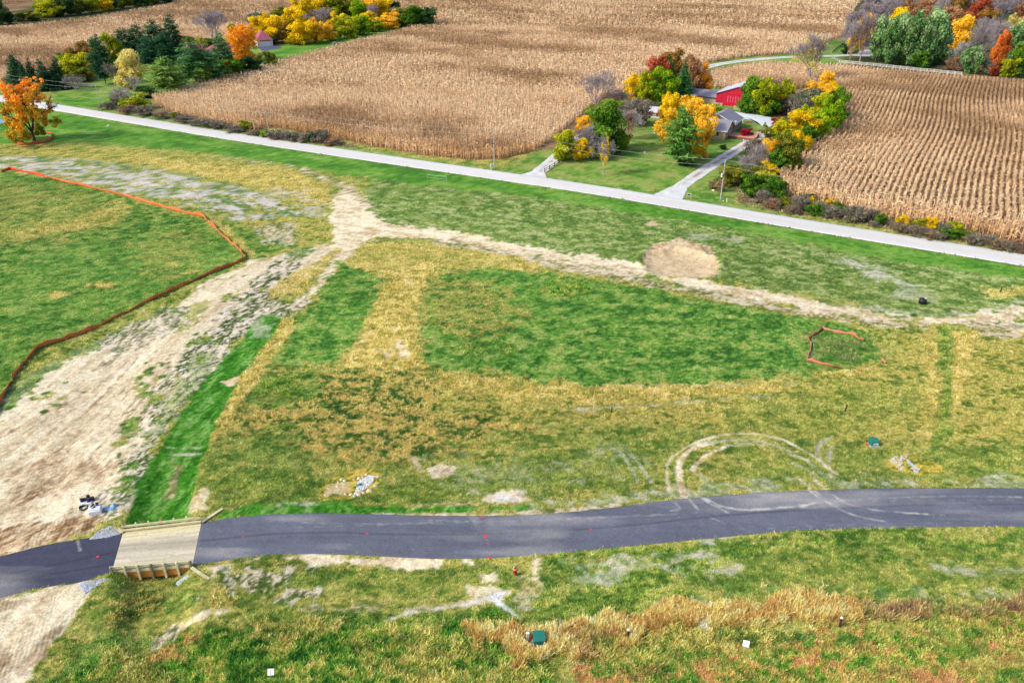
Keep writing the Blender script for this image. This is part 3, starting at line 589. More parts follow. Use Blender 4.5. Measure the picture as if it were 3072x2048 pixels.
def street(up, lo, nc, nr, base, label):
    V, F = ribbon(up, lo, nc, nr, .03); P = V[:, :2]; c = asphalt_col(P, base); dust = alb((205, 200, 190))
    for l, w_, o_ in MUD:
        d = sd_line(P, l)-w_/2+(fbm(P[:, 0], P[:, 1], .5, 2, 60)-.5)*.25
        m = (smooth(.12, -.12, d)*o_*np.clip(fbm(P[:, 0], P[:, 1], 1.5, 2, 61)*1.4-.1, 0, 1))[:, None]; c = c*(1-m)+dust*m
    for l in DASH:
        s_ = np.r_[0, np.cumsum(np.linalg.norm(np.diff(l, axis=0), axis=1))]; x_ = np.interp(P[:, 0], l[:, 0], s_)
        m = (smooth(.18, .02, sd_line(P, l))*(np.sin(x_*2.6) > .35)*.17*(fbm(P[:, 0], P[:, 1], 6, 2, 67) > .35))[:, None]; c = c*(1-m)+dust*m
    for l in DARKL:
        m = (smooth(.25, .02, sd_line(P, l))*.35)[:, None]; c = c*(1-m)
    m = (np.clip(fbm(P[:, 0], P[:, 1], 3, 3, 66, 0, 5)-.58, 0, 1)*1.0)[:, None]; c = c*(1-m)+dust*m
    o = link('asphalt_street', np_mesh('asphalt_street', V, F, M_ASPH, c)); tag(o, label, None, kind='structure'); return o
M_ASPH = mat_attr('asphalt', ((5.0, .26), (1.2, .12)), .85, .25, spec=.3)
stR = street(stRU, stRL, 620, 44, (104, 107, 121), 'new blue grey asphalt street curving across the fields')
stL = street(stLU, stLL, 200, 44, (70, 72, 92), 'darker new asphalt street section left of the timber bridge')
M_RED = mat_plain('survey_paint', (235, 60, 75), .7, .05)
def paint_marks(pts, par):
    for x, y, r in pts:
        g = G(x, y); mb = MB(); n = 9
        vs = [(g[0], g[1], .036)]+[(g[0]+r*(1+.25*math.sin(i*2.7))*math.cos(i*2*math.pi/n), g[1]+r*(1+.25*math.cos(i*3.1))*math.sin(i*2*math.pi/n), .036) for i in range(n)]
        mb.add(vs, [(0, 1+i, 1+(i+1) % n) for i in range(n)]).build('paint_mark', M_RED, par)
paint_marks([(730, 1610, .13), (1101, 1600, .16), (1448, 1549, .2), (1456, 1607, .24), (1459, 1629, .11), (1467, 1671, .2), (1773, 1587, .14), (1450, 1577, .1)], stR)
paint_marks([(293, 1669, .17)], stL)
# ---------------------------------------------------------------- county road
def offset(line, d):
    t = np.gradient(line, axis=0); t /= np.linalg.norm(t, axis=1)[:, None]; return line+np.stack([-t[:, 1], t[:, 0]], 1)*d
W = 3.75
V, F = ribbon(offset(CR, W), offset(CR, -W), 500, 14, .05)
c = np.array(alb((228, 225, 220)))[None]*(.93+.14*fbm(V[:, 0], V[:, 1], 4, 3, 70, -.5, 12))[:, None]
for off_, s_ in ((-2.5, .05), (-1.0, .05), (1.0, .05), (2.5, .05)):
    c *= (1-.07*smooth(.5, .1, sd_line(V[:, :2], offset(CR, off_))))[:, None]
M_CONC = mat_attr('road_concrete', ((3.0, .08), (.3, .05)), .85, .1, spec=.3)
county = link('county_road', np_mesh('county_road', V, F, M_CONC, c)); tag(county, 'pale concrete county road crossing the fields', None, kind='structure')
M_LW = mat_plain('line_white', (248, 248, 246), .6, .03); M_LY = mat_plain('line_yellow', (236, 208, 160), .7, .05)
for nm, off_, w_, m_ in (('edge_line', W-.28, .2, M_LW), ('edge_line', -W+.28, .2, M_LW), ('centre_line', 0, .14, M_LY)):
    A = offset(CR, off_+w_/2); B = offset(CR, off_-w_/2); n = len(A)
    V = np.vstack([np.column_stack([A, np.full(n, .056)]), np.column_stack([B, np.full(n, .056)])]); i = np.arange(n-1)
    link(nm, np_mesh(nm, V, np.stack([i, n+i, n+i+1, i+1], 1), m_), county)
# gravel shoulder under the south edge
# ---------------------------------------------------------------- gravel drives
M_GRAV = mat_attr('gravel', ((6.0, .15), (1.2, .08)), .95, .4)
def drive(name, pts, w_, label, base=(226, 226, 226), mid=None, z=.03, px=True, wend=None):
    l = smoothline([(G if px else GD)(*p)[:2] for p in pts], 2); l = resample(l, .8)
    n = len(l); ww = np.interp(np.linspace(0, 1, n), [0, 1] if wend is None else [0, .12, 1], [w_, w_] if wend is None else [wend, w_, w_])
    t = np.gradient(l, axis=0); t /= np.linalg.norm(t, axis=1)[:, None]; nn = np.stack([-t[:, 1], t[:, 0]], 1)
    jit = (fbm(l[:, 0], l[:, 1], 1.5, 2, 80)-.5)*.7; jit2 = (fbm(l[:, 0], l[:, 1], 1.5, 2, 81)-.5)*.7
    nr = 11; q = np.linspace(-.5, .5, nr); P = []; cc = []
    for k, s in enumerate(q):
        P.append(l+nn*(s*ww+np.where(abs(s) > .4, jit*np.sign(s), 0))[:, None])
        v = np.tile(np.array(alb(base)), (n, 1))*(.86+.26*fbm(P[-1][:, 0], P[-1][:, 1], 1.5, 3, 82)[:, None])
        if mid is not None:
            m = (math.exp(-(s/.13)**2)*np.clip(fbm(l[:, 0], l[:, 1], 3, 2, 83)*1.8-.1, 0, 1)*smooth(.1, .3, np.linspace(0, 1, n)))[:, None]; v = v*(1-m)+np.array(alb(mid))*m
        cc.append(v)
    V = np.vstack(P); V = np.column_stack([V, np.full(len(V), z)]); i = np.arange(n*nr).reshape(nr, n)
    F = np.stack([i[:-1, :-1].ravel(), i[:-1, 1:].ravel(), i[1:, 1:].ravel(), i[1:, :-1].ravel()], 1)
    V[i[0], 2] -= .06; V[i[-1], 2] -= .06
    o = link(name, np_mesh(name, V, F, M_GRAV, np.vstack(cc))); tag(o, label, None, kind='structure'); return o
drive('gravel_driveway', [(1590, 536), (1625, 508), (1662, 478), (1700, 440), (1760, 400)], 4.6, 'white gravel driveway at the left side of the farmyard', mid=(170, 158, 140), wend=11)
drive('gravel_driveway', [(2003, 592), (2040, 560), (2110, 512), (2200, 455), (2262, 418), (2290, 398)], 4.4, 'two-track gravel driveway climbing past the tan house', mid=(176, 132, 112), wend=9)
drive('gravel_driveway', [(2288, 400), (2312, 385), (2312, 366), (2290, 352)], 3.2, 'curved gravel link to the barn forecourt')
drive('gravel_lane', [(1990, 250), (2060, 222), (2110, 203), (2180, 188), (2290, 176), (2400, 169), (2520, 168), (2610, 160), (2700, 150)], 5.5, 'white gravel lane curving through the cornfields', mid=(150, 160, 110))
def flat_poly(name, pts, base, label, z=.04, px=True, kind='structure', mat=None):
    p = [(G if px else GD)(*q)[:2] for q in pts]; P = smoothline(np.vstack([p, p[:1]]), 2)[:-1]; n = len(P); c0 = P.mean(0)
    rings = [c0+(P-c0)*k for k in (1., .97, .8, .6, .4, .2)]; V = np.vstack(rings+[c0[None]]); 
    zz = np.full(len(V), z); zz[:n] = z-.07
    F = [(k*n+i, k*n+(i+1) % n, (k+1)*n+(i+1) % n, (k+1)*n+i) for k in range(5) for i in range(n)]
    F += [(5*n+i, 5*n+(i+1) % n, 6*n, 6*n) for i in range(n)]
    me = bpy.data.meshes.new(name); me.from_pydata(np.column_stack([V, zz]).tolist(), [], [f[:3] if f[2] == f[3] else f for f in F])
    a = me.attributes.new('col', 'FLOAT_COLOR', 'POINT'); cc = np.ones((len(V), 4), np.float32)
    cc[:, :3] = np.array(alb(base))[None]*(.88+.24*fbm(V[:, 0], V[:, 1], 1.5, 3, 90)[:, None]); a.data.foreach_set('color', cc.ravel())
    me.materials.append(mat or M_GRAV); o = link(name, me); tag(o, label, None, kind=kind); return o
flat_poly('gravel_forecourt', zoomP([(1490, 735), (1560, 740), (1700, 765), (1880, 785), (1850, 815), (1810, 830), (1800, 870), (1780, 845), (1740, 815), (1650, 800), (1550, 790), (1480, 770)], 1600, 50, 2.613), (222, 232, 240), 'pale gravel forecourt between the barn and the tan house')
flat_poly('parking_pad', [(2560, 168), (2590, 146), (2620, 143), (2660, 150), (2660, 168), (2600, 170)], (206, 196, 192), 'pale parking pad under trees at the end of the gravel lane', .045)
flat_poly('asphalt_apron', [(775, 142), (812, 134), (856, 142), (820, 150), (785, 156)], (88, 92, 118), 'dark asphalt apron in front of the far garage', .05, mat=M_ASPH)
flat_poly('asphalt_path', [(160, 278), (200, 268), (285, 254), (292, 250), (230, 258), (165, 272)], (110, 112, 132), 'narrow paved path across the lawn of the left homestead', .05, mat=M_ASPH)
flat_poly('pond_water', [(-120, 352), (0, 355), (15, 362), (12, 372), (-120, 384)], (120, 160, 205), 'small blue pond at the left edge beneath the orange tree', .02, mat=mat_plain('water', (96, 130, 176), .1, .05, .5, .6))
flat_poly('walkway', zoomP([(1590, 848), (1600, 852), (1660, 802), (1650, 800)], 1600, 50, 2.613), (222, 220, 210), 'straight pale walkway from the deck to the forecourt', .05)
flat_poly('walkway', zoomP([(1690, 915), (1690, 908), (1790, 915), (1800, 925)], 1600, 50, 2.613), (216, 190, 166), 'short tan path from the deck to the driveway', .05)
# ================================================================ TUFTS (uncountable grass)
EXC = [np.array([*G(x, y)[:2], r]) for x, y, r in [(2619, 1331, 1.3), (2598, 1334, .5), (1617, 1930, 1.2), (1583, 1922, .6), (1545, 1718, .7), (813, 2018, .8), (2236, 1942, .8), (2767, 908, 1.2), (1884, 1912, .45), (2518, 1886, .45), (1835, 1240, .3), (2534, 1240, .3),
  (1075, 1440, 1.5), (1100, 1430, 1.4), (1085, 1460, 1.4), (1060, 1475, 1.2), (1110, 1455, 1.0), (1020, 1440, 1.2), (985, 1460, .8), (2650, 1382, 1.1), (2690, 1375, 1.), (2680, 1400, 1.), (2735, 1390, 1.), (2750, 1408, .8),
  (260, 1500, 3.), (325, 1520, 3), (2445, 1006, 1.0), (2424, 1020, 1.0), (2431, 1040, 1.0), (2429, 1062, 1.0), (2422, 1084, 1.0), (2445, 1092, 1.0), (2470, 1099, 1.0), (2496, 1104, 1.), (2460, 990, 1.), (2490, 993, 1.), (2520, 1000, 1.), (2556, 1004, 1.), (2580, 1018, 1.)]]
M_BLADE = mat_attr('grass_blades', (), .9, 0, transl=.35)
def tufts(name, label, N, sampler, nb, hmul, wid, cat='grass', hmin=0, jit=.35, filt=None, bri=2.15, lean_=1.0):
    """N candidate tufts, nb blades each"""
    P = sampler(N); c, _, th, td = paint(P); k = rng.random(len(P)) < td/2.6*2.2
    if filt is not None: k &= filt(P, th)
    k &= th > hmin
    for poly in STREET+[np.array(BR)]: k &= sd_poly(P, poly) > rng.normal(.06, .10, len(P))
    k &= sd_line(P, CR) > W+.3
    for ex in EXC: k &= ((P-ex[:2])**2).sum(1) > ex[2]**2
    P = P[k]; c = c[k]; th = th[k]; n = len(P); z = hgt(P); c = c*.9+c.mean(1)[:, None]*.1
    P3 = np.column_stack([P, z-.03])
    base = np.repeat(P3, nb, 0)+np.column_stack([rng.normal(0, .09, (n*nb, 2))*np.repeat(.5+th, nb)[:, None]*1.3, np.zeros(n*nb)])
    h = np.repeat(th*hmul*(.55+.9*rng.random(n)), nb)*(.6+.6*rng.random(n*nb))
    a = rng.random(n*nb)*2*np.pi; lean = (.35+.9*rng.random(n*nb))*h*lean_
    tip = base+np.column_stack([np.cos(a)*lean, np.sin(a)*lean, h])
    b = a+np.pi/2+rng.normal(0, .5, n*nb); ww = (wid*(.6+.8*rng.random(n*nb))*np.clip(np.repeat(th, nb)/.25, .6, 1.6))[:, None]
    off = np.column_stack([np.cos(b), np.sin(b), np.zeros(n*nb)])*ww/2
    V = np.stack([base-off, base+off, tip+off*.55, tip-off*.55], 1).reshape(-1, 3)
    F = np.arange(len(V)).reshape(-1, 4)
    tj = (1+jit*rng.normal(0, 1, n)).clip(.45, 1.8)
    cc = np.repeat(c*tj[:, None]*bri, nb, 0)*(1+.18*rng.normal(0, 1, (n*nb, 1))).clip(.5, 1.6)
    hue = rng.normal(0, .06, (n*nb, 1)); cc = cc*np.concatenate([1+hue, 1+0*hue, 1-hue], 1)
    CCv = np.repeat(np.clip(cc, .004, .9), 4, 0)
    o = link(name, np_mesh(name, V, F, M_BLADE, CCv)); tag(o, label, cat, None, 'stuff'); return o
def unif(x0, x1, y0, y1):
    def f(N): return np.column_stack([rng.uniform(x0, x1, N), rng.uniform(y0, y1, N)])
    return f
def fan(y0, y1, pw=1.0, half=.585, pad=24):
    def f(N):
        y = y0+(y1-y0)*rng.random(N)**pw; return np.column_stack([rng.uniform(-1, 1, N)*(half*y+pad), y])
    return f
tufts('meadow_grass', 'mixed green and straw coloured grass tufts on the near fields', 370000, fan(43, 100), 4, .88, .052)
tufts('field_grass', 'mixed weed and grass tufts on the middle fields', 330000, fan(98, 150), 3, .85, .078)
tufts('far_field_grass', 'low grass tufts on the slope below the county road', 260000, fan(148, 290), 3, .9, .12)
# the tall dry band at the bottom right
tallpoly = polyD([(1060, 1430), (1300, 1435), (1600, 1378), (1960, 1362), (2700, 1362), (2700, 1430), (1980, 1445), (1500, 1500), (1330, 1530), (1100, 1500)])
lo_, hi_ = tallpoly.min(0), tallpoly.max(0)
tufts('tall_dry_grass', 'tall straw coloured grass band along the bottom right', 42000, unif(lo_[0], hi_[0], lo_[1], hi_[1]), 6, 1.15, .034, hmin=.4, jit=.18, lean_=.45, bri=2.2)
# ================================================================ CORN
M_CORN = mat_attr('dry_corn', (), .9, 0, transl=.3)
HOME = polyD([(349, 229), (440, 203), (527, 176), (624, 149), (689, 132), (800, 103), (961, 63), (1005, 56), (1005, 42), (900, 25), (800, 32), (700, 52), (605, 78), (500, 104), (420, 118), (300, 120), (190, 150), (150, 170), (60, 183), (0, 188), (-300, 215), (-300, 150), (-900, 160), (-900, 420), (0, 235), (110, 245)])
FARM = polyD([(1225, 349), (1262, 325), (1330, 270), (1385, 225), (1440, 210), (1480, 170), (1560, 150), (1600, 140), (1612, 148), (1664, 139), (1740, 129), (1826, 123.5), (1899, 94), (1935, 84), (1950, 60), (1962, 20), (1985, 0), (2000, -40), (4500, -40), (4500, 400), (2352, 194), (2208, 184), (1927, 157), (1880, 153), (1761, 150), (1690, 159), (1632, 170), (1628, 205), (1650, 205), (1830, 205), (1905, 195), (1943, 215), (1937, 241), (1929, 272), (1899, 302), (1840, 361), (1785, 402), (1811, 449), (1700, 500), (1500, 465), (1200, 420)])
TREEL = polyD([(-600, 120), (0, 68), (200, 46), (390, 14), (430, -2), (520, -30), (300, -30), (0, 12), (-600, 60)])
FRONT = np.array([GD(*p)[:2] for p in [(-900, 120), (0, 190), (349, 229), (366, 249), (469, 281), (586, 302), (621, 293), (756, 316), (858, 337), (975, 357), (1078, 368), (1151, 365), (1225, 349), (1811, 449), (1922, 473), (2034, 507), (2182, 520), (2294, 549), (2352, 562), (2700, 622), (3600, 800)]])
def corn_ok(P):
    yf = np.interp(P[:, 0], FRONT[:, 0], FRONT[:, 1]); k = P[:, 1] > yf
    for poly in (HOME, FARM, TREEL): k &= sd_poly(P, poly) > 0
    return k
def in_right(P):                                                    # right of the farm, below the lane
    lane = np.array([GD(*p)[:2] for p in [(1225, 349), (1385, 225), (1560, 150), (1622, 162), (1761, 142), (1927, 146), (2208, 173), (2352, 185), (3600, 300)]])
    return (P[:, 0] > GD(1600, 300)[0]-30) & (P[:, 1] < np.interp(P[:, 0], lane[:, 0], lane[:, 1]))
def corn(name, label, P, hgt_, wid, nl, rows=False):
    n = len(P); X, Y = P[:, 0], P[:, 1]
    pat = fbm(X, Y, 38, 3, 100, -.45, 2.2)*.75+fbm(X, Y, 9, 2, 101, -.45, 1.5)*.25
    t = np.clip((pat-.33)*2.9, 0, 1)[:, None]
    front = np.clip(1-(Y-np.interp(X, FRONT[:, 0], FRONT[:, 1]))/16, 0, 1)[:, None]
    dark, mid, light, gold = map(lambda c: np.array(alb(c, 1.0)), ((136, 108, 78), (190, 158, 120), (216, 190, 156), (206, 160, 100)))
    c = dark*(1-t)*.6+mid*(.4+.6*t)*(1-t*.6)+light*t*.62; c = c*(1-.4*front)+gold*.4*front
    c = c*(1+.13*rng.normal(0, 1, (n, 1))).clip(.5, 1.6)
    z = np.where(Y < 403, hgt(P, False), 0)
    H = hgt_*(.8+.35*rng.random(n)); base = np.column_stack([X, Y, z])
    Q = []; CL = []
    for k in range(nl):                                             # arching leaves
        a = rng.random(n)*2*np.pi; zz = H*(.25+.7*rng.random(n)); L = wid*(.7+.6*rng.random(n)); dr = (rng.random(n)-.35)*L*.8
        d = np.column_stack([np.cos(a), np.sin(a), np.zeros(n)]); s = np.column_stack([-np.sin(a), np.cos(a), rng.normal(0, .6, n)])*(wid*.20)
        p0 = base+np.column_stack([np.zeros((n, 2)), zz]); p1 = p0+d*(L*.9)[:, None]+np.column_stack([np.zeros((n, 2)), dr])
        Q.append(np.stack([p0-s*.5, p0+s*.5, p1+s*.7, p1-s*.7], 1)); CL.append(c*(.79+.37*rng.random((n, 1))))
    a = rng.random(n)*np.pi; s = np.column_stack([np.cos(a), np.sin(a), np.zeros(n)])*(wid*.13)
    top = base+np.column_stack([rng.normal(0, .12, (n, 2))*wid, H*1.08]); Q.append(np.stack([base-s, base+s, top+s*.7, top-s*.7], 1)); CL.append(c*(.85+.36*rng.random((n, 1))))
    V = np.concatenate(Q).reshape(-1, 3); C_ = (np.repeat(np.concatenate(CL), 4, 0)*1.27).clip(.01, .9)
    o = link(name, np_mesh(name, V, np.arange(len(V)).reshape(-1, 4), M_CORN, C_)); tag(o, label, 'corn field', None, 'stuff'); return o
def scatter(x0, x1, y0, y1, s, j=.5):
    xs, ys = np.meshgrid(np.arange(x0, x1, s), np.arange(y0, y1, s)); P = np.stack([xs.ravel(), ys.ravel()], 1)
    return P+rng.uniform(-j, j, P.shape)*s
# right field: real rows 1.5 m apart
RD = np.array([math.sin(R(29)), math.cos(R(29))]); RN = np.array([RD[1], -RD[0]])
u, v = np.meshgrid(np.arange(-250, 420, 1.55), np.arange(0, 620, .55)); u = u.ravel(); v = v.ravel()+rng.uniform(-.3, .3, u.size)
bend = 2.2*np.sin(v/38)+1.2*np.sin(v/17+2)
P = RN[None]*(u+bend*np.clip(1-(u-60)/40, 0, 1)*.4)[:, None]+RD[None]*v[:, None]+rng.normal(0, .13, (u.size, 2))
k = (np.abs(P[:, 0]) < P[:, 1]*.74+15) & (P[:, 1] > 150) & (P[:, 1] < 480); P = P[k]; P = P[corn_ok(P)]; P = P[in_right(P)]
yf = np.interp(P[:, 0], FRONT[:, 0], FRONT[:, 1]); head = (P[:, 1]-yf) < 17                     # headland, rows along the road
P = P[~head]; corn('corn_field', 'dry corn standing in clear rows right of the farm', P, 2.3, .62, 5)
hp = scatter(40, 330, 140, 260, .95); yf = np.interp(hp[:, 0], FRONT[:, 0], FRONT[:, 1])
hp = hp[(hp[:, 1]-yf < 17) & (hp[:, 1] > yf) & (hp[:, 0] < hp[:, 1]*.74+15)]; hp = hp[corn_ok(hp)]; hp = hp[in_right(hp)]
corn('corn_field', 'unrowed edge strip of corn along the road on the right', hp, 2.3, .7, 5)
A = scatter(-270, 230, 190, 345, .82); A = A[np.abs(A[:, 0]) < A[:, 1]*.72+10]; A = A[corn_ok(A)]; A = A[~in_right(A)]
corn('corn_field', 'near half of the wide central cornfield beyond the county road', A, 2.3, .62, 4)
B = scatter(-420, 420, 345, 560, 1.35); B = B[np.abs(B[:, 0]) < B[:, 1]*.72+10]; B = B[corn_ok(B)]; B = B[~in_right(B)]
corn('corn_field', 'far half of the central cornfield around the woods', B, 2.3, .95, 4)
C_ = scatter(-760, 760, 560, 1050, 2.7); C_ = C_[np.abs(C_[:, 0]) < C_[:, 1]*.72+10]; C_ = C_[corn_ok(C_)]; C_ = C_[~in_right(C_)]
corn('corn_field', 'farthest pale corn at the top edge', C_, 2.3, 1.45, 4)
# ================================================================ TREES
def leafcloud(seed, nl, leaf, lobes=18, hollow=.72, flat=1., base=.08, top=1., bush=False, pine=False, spread=1., zt=.25, rr_=1.):
    """unit crown: width 1 in x and y, height from base to 1; returns V, F, tint"""
    r = np.random.default_rng(seed); C = []; Rr = []; n1 = max(5, lobes//2); ph = r.uniform(0, 6.28)
    for i in range(n1):
        t = (i+.5)/n1; z = base+.13+(top-base-.26)*t+r.normal(0, .03)
        prof = math.sin(math.pi*min(.97, max(0.1, .16+.74*t)))**.6
        a = ph+i*2.4+r.uniform(-.9, .9); rad = .36*prof*r.uniform(.15, 1.1)*spread; big = r.uniform(.12, .21)*(.6+.55*prof)
        c0 = np.array([math.cos(a)*rad, math.sin(a)*rad, z])
        for k in range(7):
            d = r.normal(0, 1, 3); d /= np.linalg.norm(d); d[2] = d[2]*.9+.12
            C.append(c0+d*big*r.uniform(.55, 1.0)*np.array([1, 1, .8])); Rr.append(big*r.uniform(.42, .75)*rr_)
    C = np.array(C); Rr = np.array(Rr); lobes = len(C); n = nl; li = r.choice(lobes, n, p=Rr**2/(Rr**2).sum())
    d = r.normal(0, 1, (n, 3)); d /= np.linalg.norm(d, axis=1)[:, None]; rad = Rr[li]*(hollow+(1-hollow)*r.random(n))*(1+.15*r.normal(0, 1, n))
    p = C[li]+d*rad[:, None]*np.array([1, 1, .8])
    drop = (p[:, 2] < base) | (r.random(n) < .12*(d[:, 2] < -.3)); p = p[~drop]; d = d[~drop]; li = li[~drop]; n = len(p)
    p[:, :2] *= .5/np.percentile(np.abs(p[:, :2]), 98.5); zl, zh = np.percentile(p[:, 2], (1, 99.5)); p[:, 2] = max(base, 0)+(p[:, 2]-zl)/(zh-zl)*(1-max(base, 0))
    nrm = d+r.normal(0, .55, (n, 3))+np.array([0, 0, .35]); nrm /= np.linalg.norm(nrm, axis=1)[:, None]
    a = np.cross(nrm, r.normal(0, 1, (n, 3))); a /= np.linalg.norm(a, axis=1)[:, None]; b = np.cross(nrm, a)
    s = (leaf*(.6+.8*r.random(n)))[:, None]; V = np.stack([p-a*s-b*s*.6, p+a*s*.3-b*s*.8, p+a*s+b*s*.5, p-a*s*.4+b*s*.9], 1).reshape(-1, 3)
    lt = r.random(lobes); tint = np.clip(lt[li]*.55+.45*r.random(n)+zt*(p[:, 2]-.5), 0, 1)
    return V, np.arange(4*n).reshape(-1, 4), np.repeat(tint, 4)
def conifer(seed, levels, per, leaf, kind='spruce'):
    r = np.random.default_rng(seed); Q = []; T = []
    for i in range(levels):
        t = i/(levels-1); z = .04+.94*t
        if kind == 'spruce': rad = .5*(1-t)**.85*(1+.12*math.sin(i*2.1))+.012; nb = int(7+9*(1-t))
        else: rad = .5*(math.sin(math.pi*min(1, .22+.78*t*.98))**.75)*(.62+.55*r.random()); z = .12+.84*t; nb = int(5+4*(1-t))
        for k in range(nb):
            a = 2*math.pi*(k+r.random()*.8)/nb+i; L = rad*r.uniform(.7, 1.12); dr = (-.05 if kind == 'spruce' else .035)*r.uniform(.5, 1.5)
            m = max(3, int(per*L/.5)); s = (np.arange(m)+r.random(m))/m; s = s if kind == 'spruce' else .35+.65*s
            w_ = (.03+.075*(1-s) if kind == 'spruce' else .075)
            p = np.column_stack([np.cos(a)*L*s+r.normal(0, 1, m)*w_, np.sin(a)*L*s+r.normal(0, 1, m)*w_, z+dr*s*2+r.normal(0, .012, m)])
            da = np.column_stack([np.cos(a)+r.normal(0, .5, m), np.sin(a)+r.normal(0, .5, m), r.normal(-.1, .3, m)]); db = np.column_stack([-np.sin(a)+r.normal(0, .4, m), np.cos(a)+r.normal(0, .4, m), r.normal(0, .4, m)])
            q = leaf*(.6+.8*r.random(m))[:, None]
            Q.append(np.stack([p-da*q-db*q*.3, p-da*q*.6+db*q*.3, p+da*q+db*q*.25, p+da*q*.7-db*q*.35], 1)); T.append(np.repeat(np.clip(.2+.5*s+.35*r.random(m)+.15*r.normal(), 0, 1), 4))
    V = np.concatenate(Q).reshape(-1, 3); return V, np.arange(len(V)).reshape(-1, 4), np.concatenate(T)
def skeleton(seed, depth, n0, lean=.0, fork=.19, rr=.02, twig=.0022, up=.35, trunk=.0, width=1., hor=.62):
    """bare branching in unit space (height 1, width ~1); returns V, F"""
    r = np.random.default_rng(seed); V = []; F = []
    def seg(p, q, a, b, n=3):
        d = q-p; d = d/max(1e-9, np.linalg.norm(d)); s = np.cross(d, [.3, .5, .8]); s /= np.linalg.norm(s); t = np.cross(d, s); i0 = len(V)
        for c, rad in ((p, a), (q, b)):
            for i in range(n): an = 2*math.pi*i/n; V.append(c+(s*math.cos(an)+t*math.sin(an))*rad)
        for i in range(n): F.append((i0+i, i0+(i+1) % n, i0+n+(i+1) % n, i0+n+i))
    def grow(p, d, L, rad, k):
        q = p+d*L; seg(p, q, rad, max(twig, rad*.72), 5 if k > depth-2 else 3)
        if k == 0: return
        nb = 3
        for i in range(nb):
            nd = d+r.normal(0, fork*1.7, 3)+np.array([0, 0, up*.25]); nd /= np.linalg.norm(nd)
            grow(p+d*L*(r.uniform(.55, 1.0) if i else 1.0), nd, L*r.uniform(.62, .86), max(twig, rad*r.uniform(.5, .68)), k-1)
    p = np.zeros(3); tr = trunk or .18; q = np.array([lean*.1, 0, tr]); seg(p, q, rr, rr*.82, 8)
    for i in range(n0):
        a = 2*math.pi*i/n0+r.uniform(-.4, .4); d = np.array([math.cos(a)*hor, math.sin(a)*hor, 1.0+r.uniform(-.2, .3)]); d /= np.linalg.norm(d); grow(q*r.uniform(.75, 1), d, .27, rr*.6, depth)
    V = np.array(V); V[:, 2] /= np.percentile(V[:, 2], 99.7); m = np.percentile(np.abs(V[:, :2]), 97)/.5; V[:, :2] *= width/m
    return V, np.array(F)
def trunkmesh(seed, rr=.022, h=.62):
    r = np.random.default_rng(seed); V, F = skeleton(seed, 2, 4, rr=rr, trunk=.16); V[:, 2] *= h; V[:, :2] *= .62
    return V, F
def pole_trunk(h=.9, r0=.022):
    mb = MB().cyl((0, 0, -.01), (0, 0, h), r0, .004, 7); return mb
PROTO = {}
def proto(kind, k):
    key = (kind, k)
    if key in PROTO: return PROTO[key]
    s = hash(kind) % 97 if False else sum(map(ord, kind)); s += k*13
    if kind == 'leafy': V, F, t = leafcloud(s, 8000, .0225, 22)
    elif kind == 'round': V, F, t = leafcloud(s, 6500, .019, 26, .8, base=.06)
    elif kind == 'bush': V, F, t = leafcloud(s, 3400, .030, 22, .7, base=-.02, spread=1.15)
    elif kind == 'thin': V, F, t = leafcloud(s, 1500, .016, 16, .5, base=.25, spread=1.15)
    elif kind == 'big': V, F, t = leafcloud(s, 8000, .0172, 40, .4, base=.08, spread=1.3, zt=.8, rr_=.62)
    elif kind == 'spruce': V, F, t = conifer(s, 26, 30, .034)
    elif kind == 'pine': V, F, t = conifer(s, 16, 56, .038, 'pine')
    elif kind == 'brush': V, F, t = leafcloud(s, 1500, .03, 16, .6, base=-.02, spread=1.2)
    me = np_mesh(kind+'_foliage', V, F, None, None, {'tint': t}); me.materials.append(None); PROTO[key] = me; return me
def proto_wood(kind, k):
    key = ('w'+kind, k)
    if key in PROTO: return PROTO[key]
    s = sum(map(ord, kind))+k*7
    if kind == 'trunk': V, F = trunkmesh(s)
    elif kind == 'bigtrunk': V, F = skeleton(5, 4, 4, rr=.028, trunk=.15, fork=.2, twig=.003); V[:, 2] *= .95; V[:, :2] *= .85
    elif kind == 'bare': V, F = skeleton(s, 6, 5, rr=.022, trunk=.08, twig=.0017, fork=.16, up=.35, hor=.42)
    elif kind == 'twigs': V, F = skeleton(s, 4, 9, rr=.012, trunk=.02, twig=.0045, up=.1, fork=.32)
    elif kind == 'pole':
        mb = pole_trunk(); me = bpy.data.meshes.new('trunk'); me.from_pydata(mb.v, [], mb.f); me.materials.append(None); PROTO[key] = me; return me
    me = np_mesh(kind, V, F, None); me.materials.append(None); PROTO[key] = me; return me
LEAFM = {}
def leaf_mat(c):
    if c in LEAFM: return LEAFM[c]
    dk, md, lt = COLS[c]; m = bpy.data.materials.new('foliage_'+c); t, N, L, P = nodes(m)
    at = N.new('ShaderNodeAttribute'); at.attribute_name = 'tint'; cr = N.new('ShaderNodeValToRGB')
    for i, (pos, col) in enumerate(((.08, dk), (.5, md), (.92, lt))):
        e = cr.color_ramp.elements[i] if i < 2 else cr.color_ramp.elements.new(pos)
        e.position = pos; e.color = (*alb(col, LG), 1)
    L.new(at.outputs['Fac'], cr.inputs[0]); L.new(cr.outputs[0], P.inputs['Base Color']); P.inputs['Roughness'].default_value = .75
    P.inputs['Specular IOR Level'].default_value = .15
    tr = N.new('ShaderNodeBsdfTranslucent'); L.new(cr.outputs[0], tr.inputs[0]); mx = N.new('ShaderNodeMixShader'); mx.inputs[0].default_value = .35
    L.new(P.outputs[0], mx.inputs[1]); L.new(tr.outputs[0], mx.inputs[2]); L.new(mx.outputs[0], N['Material Output'].inputs[0])
    LEAFM[c] = m; return m
LG = .95
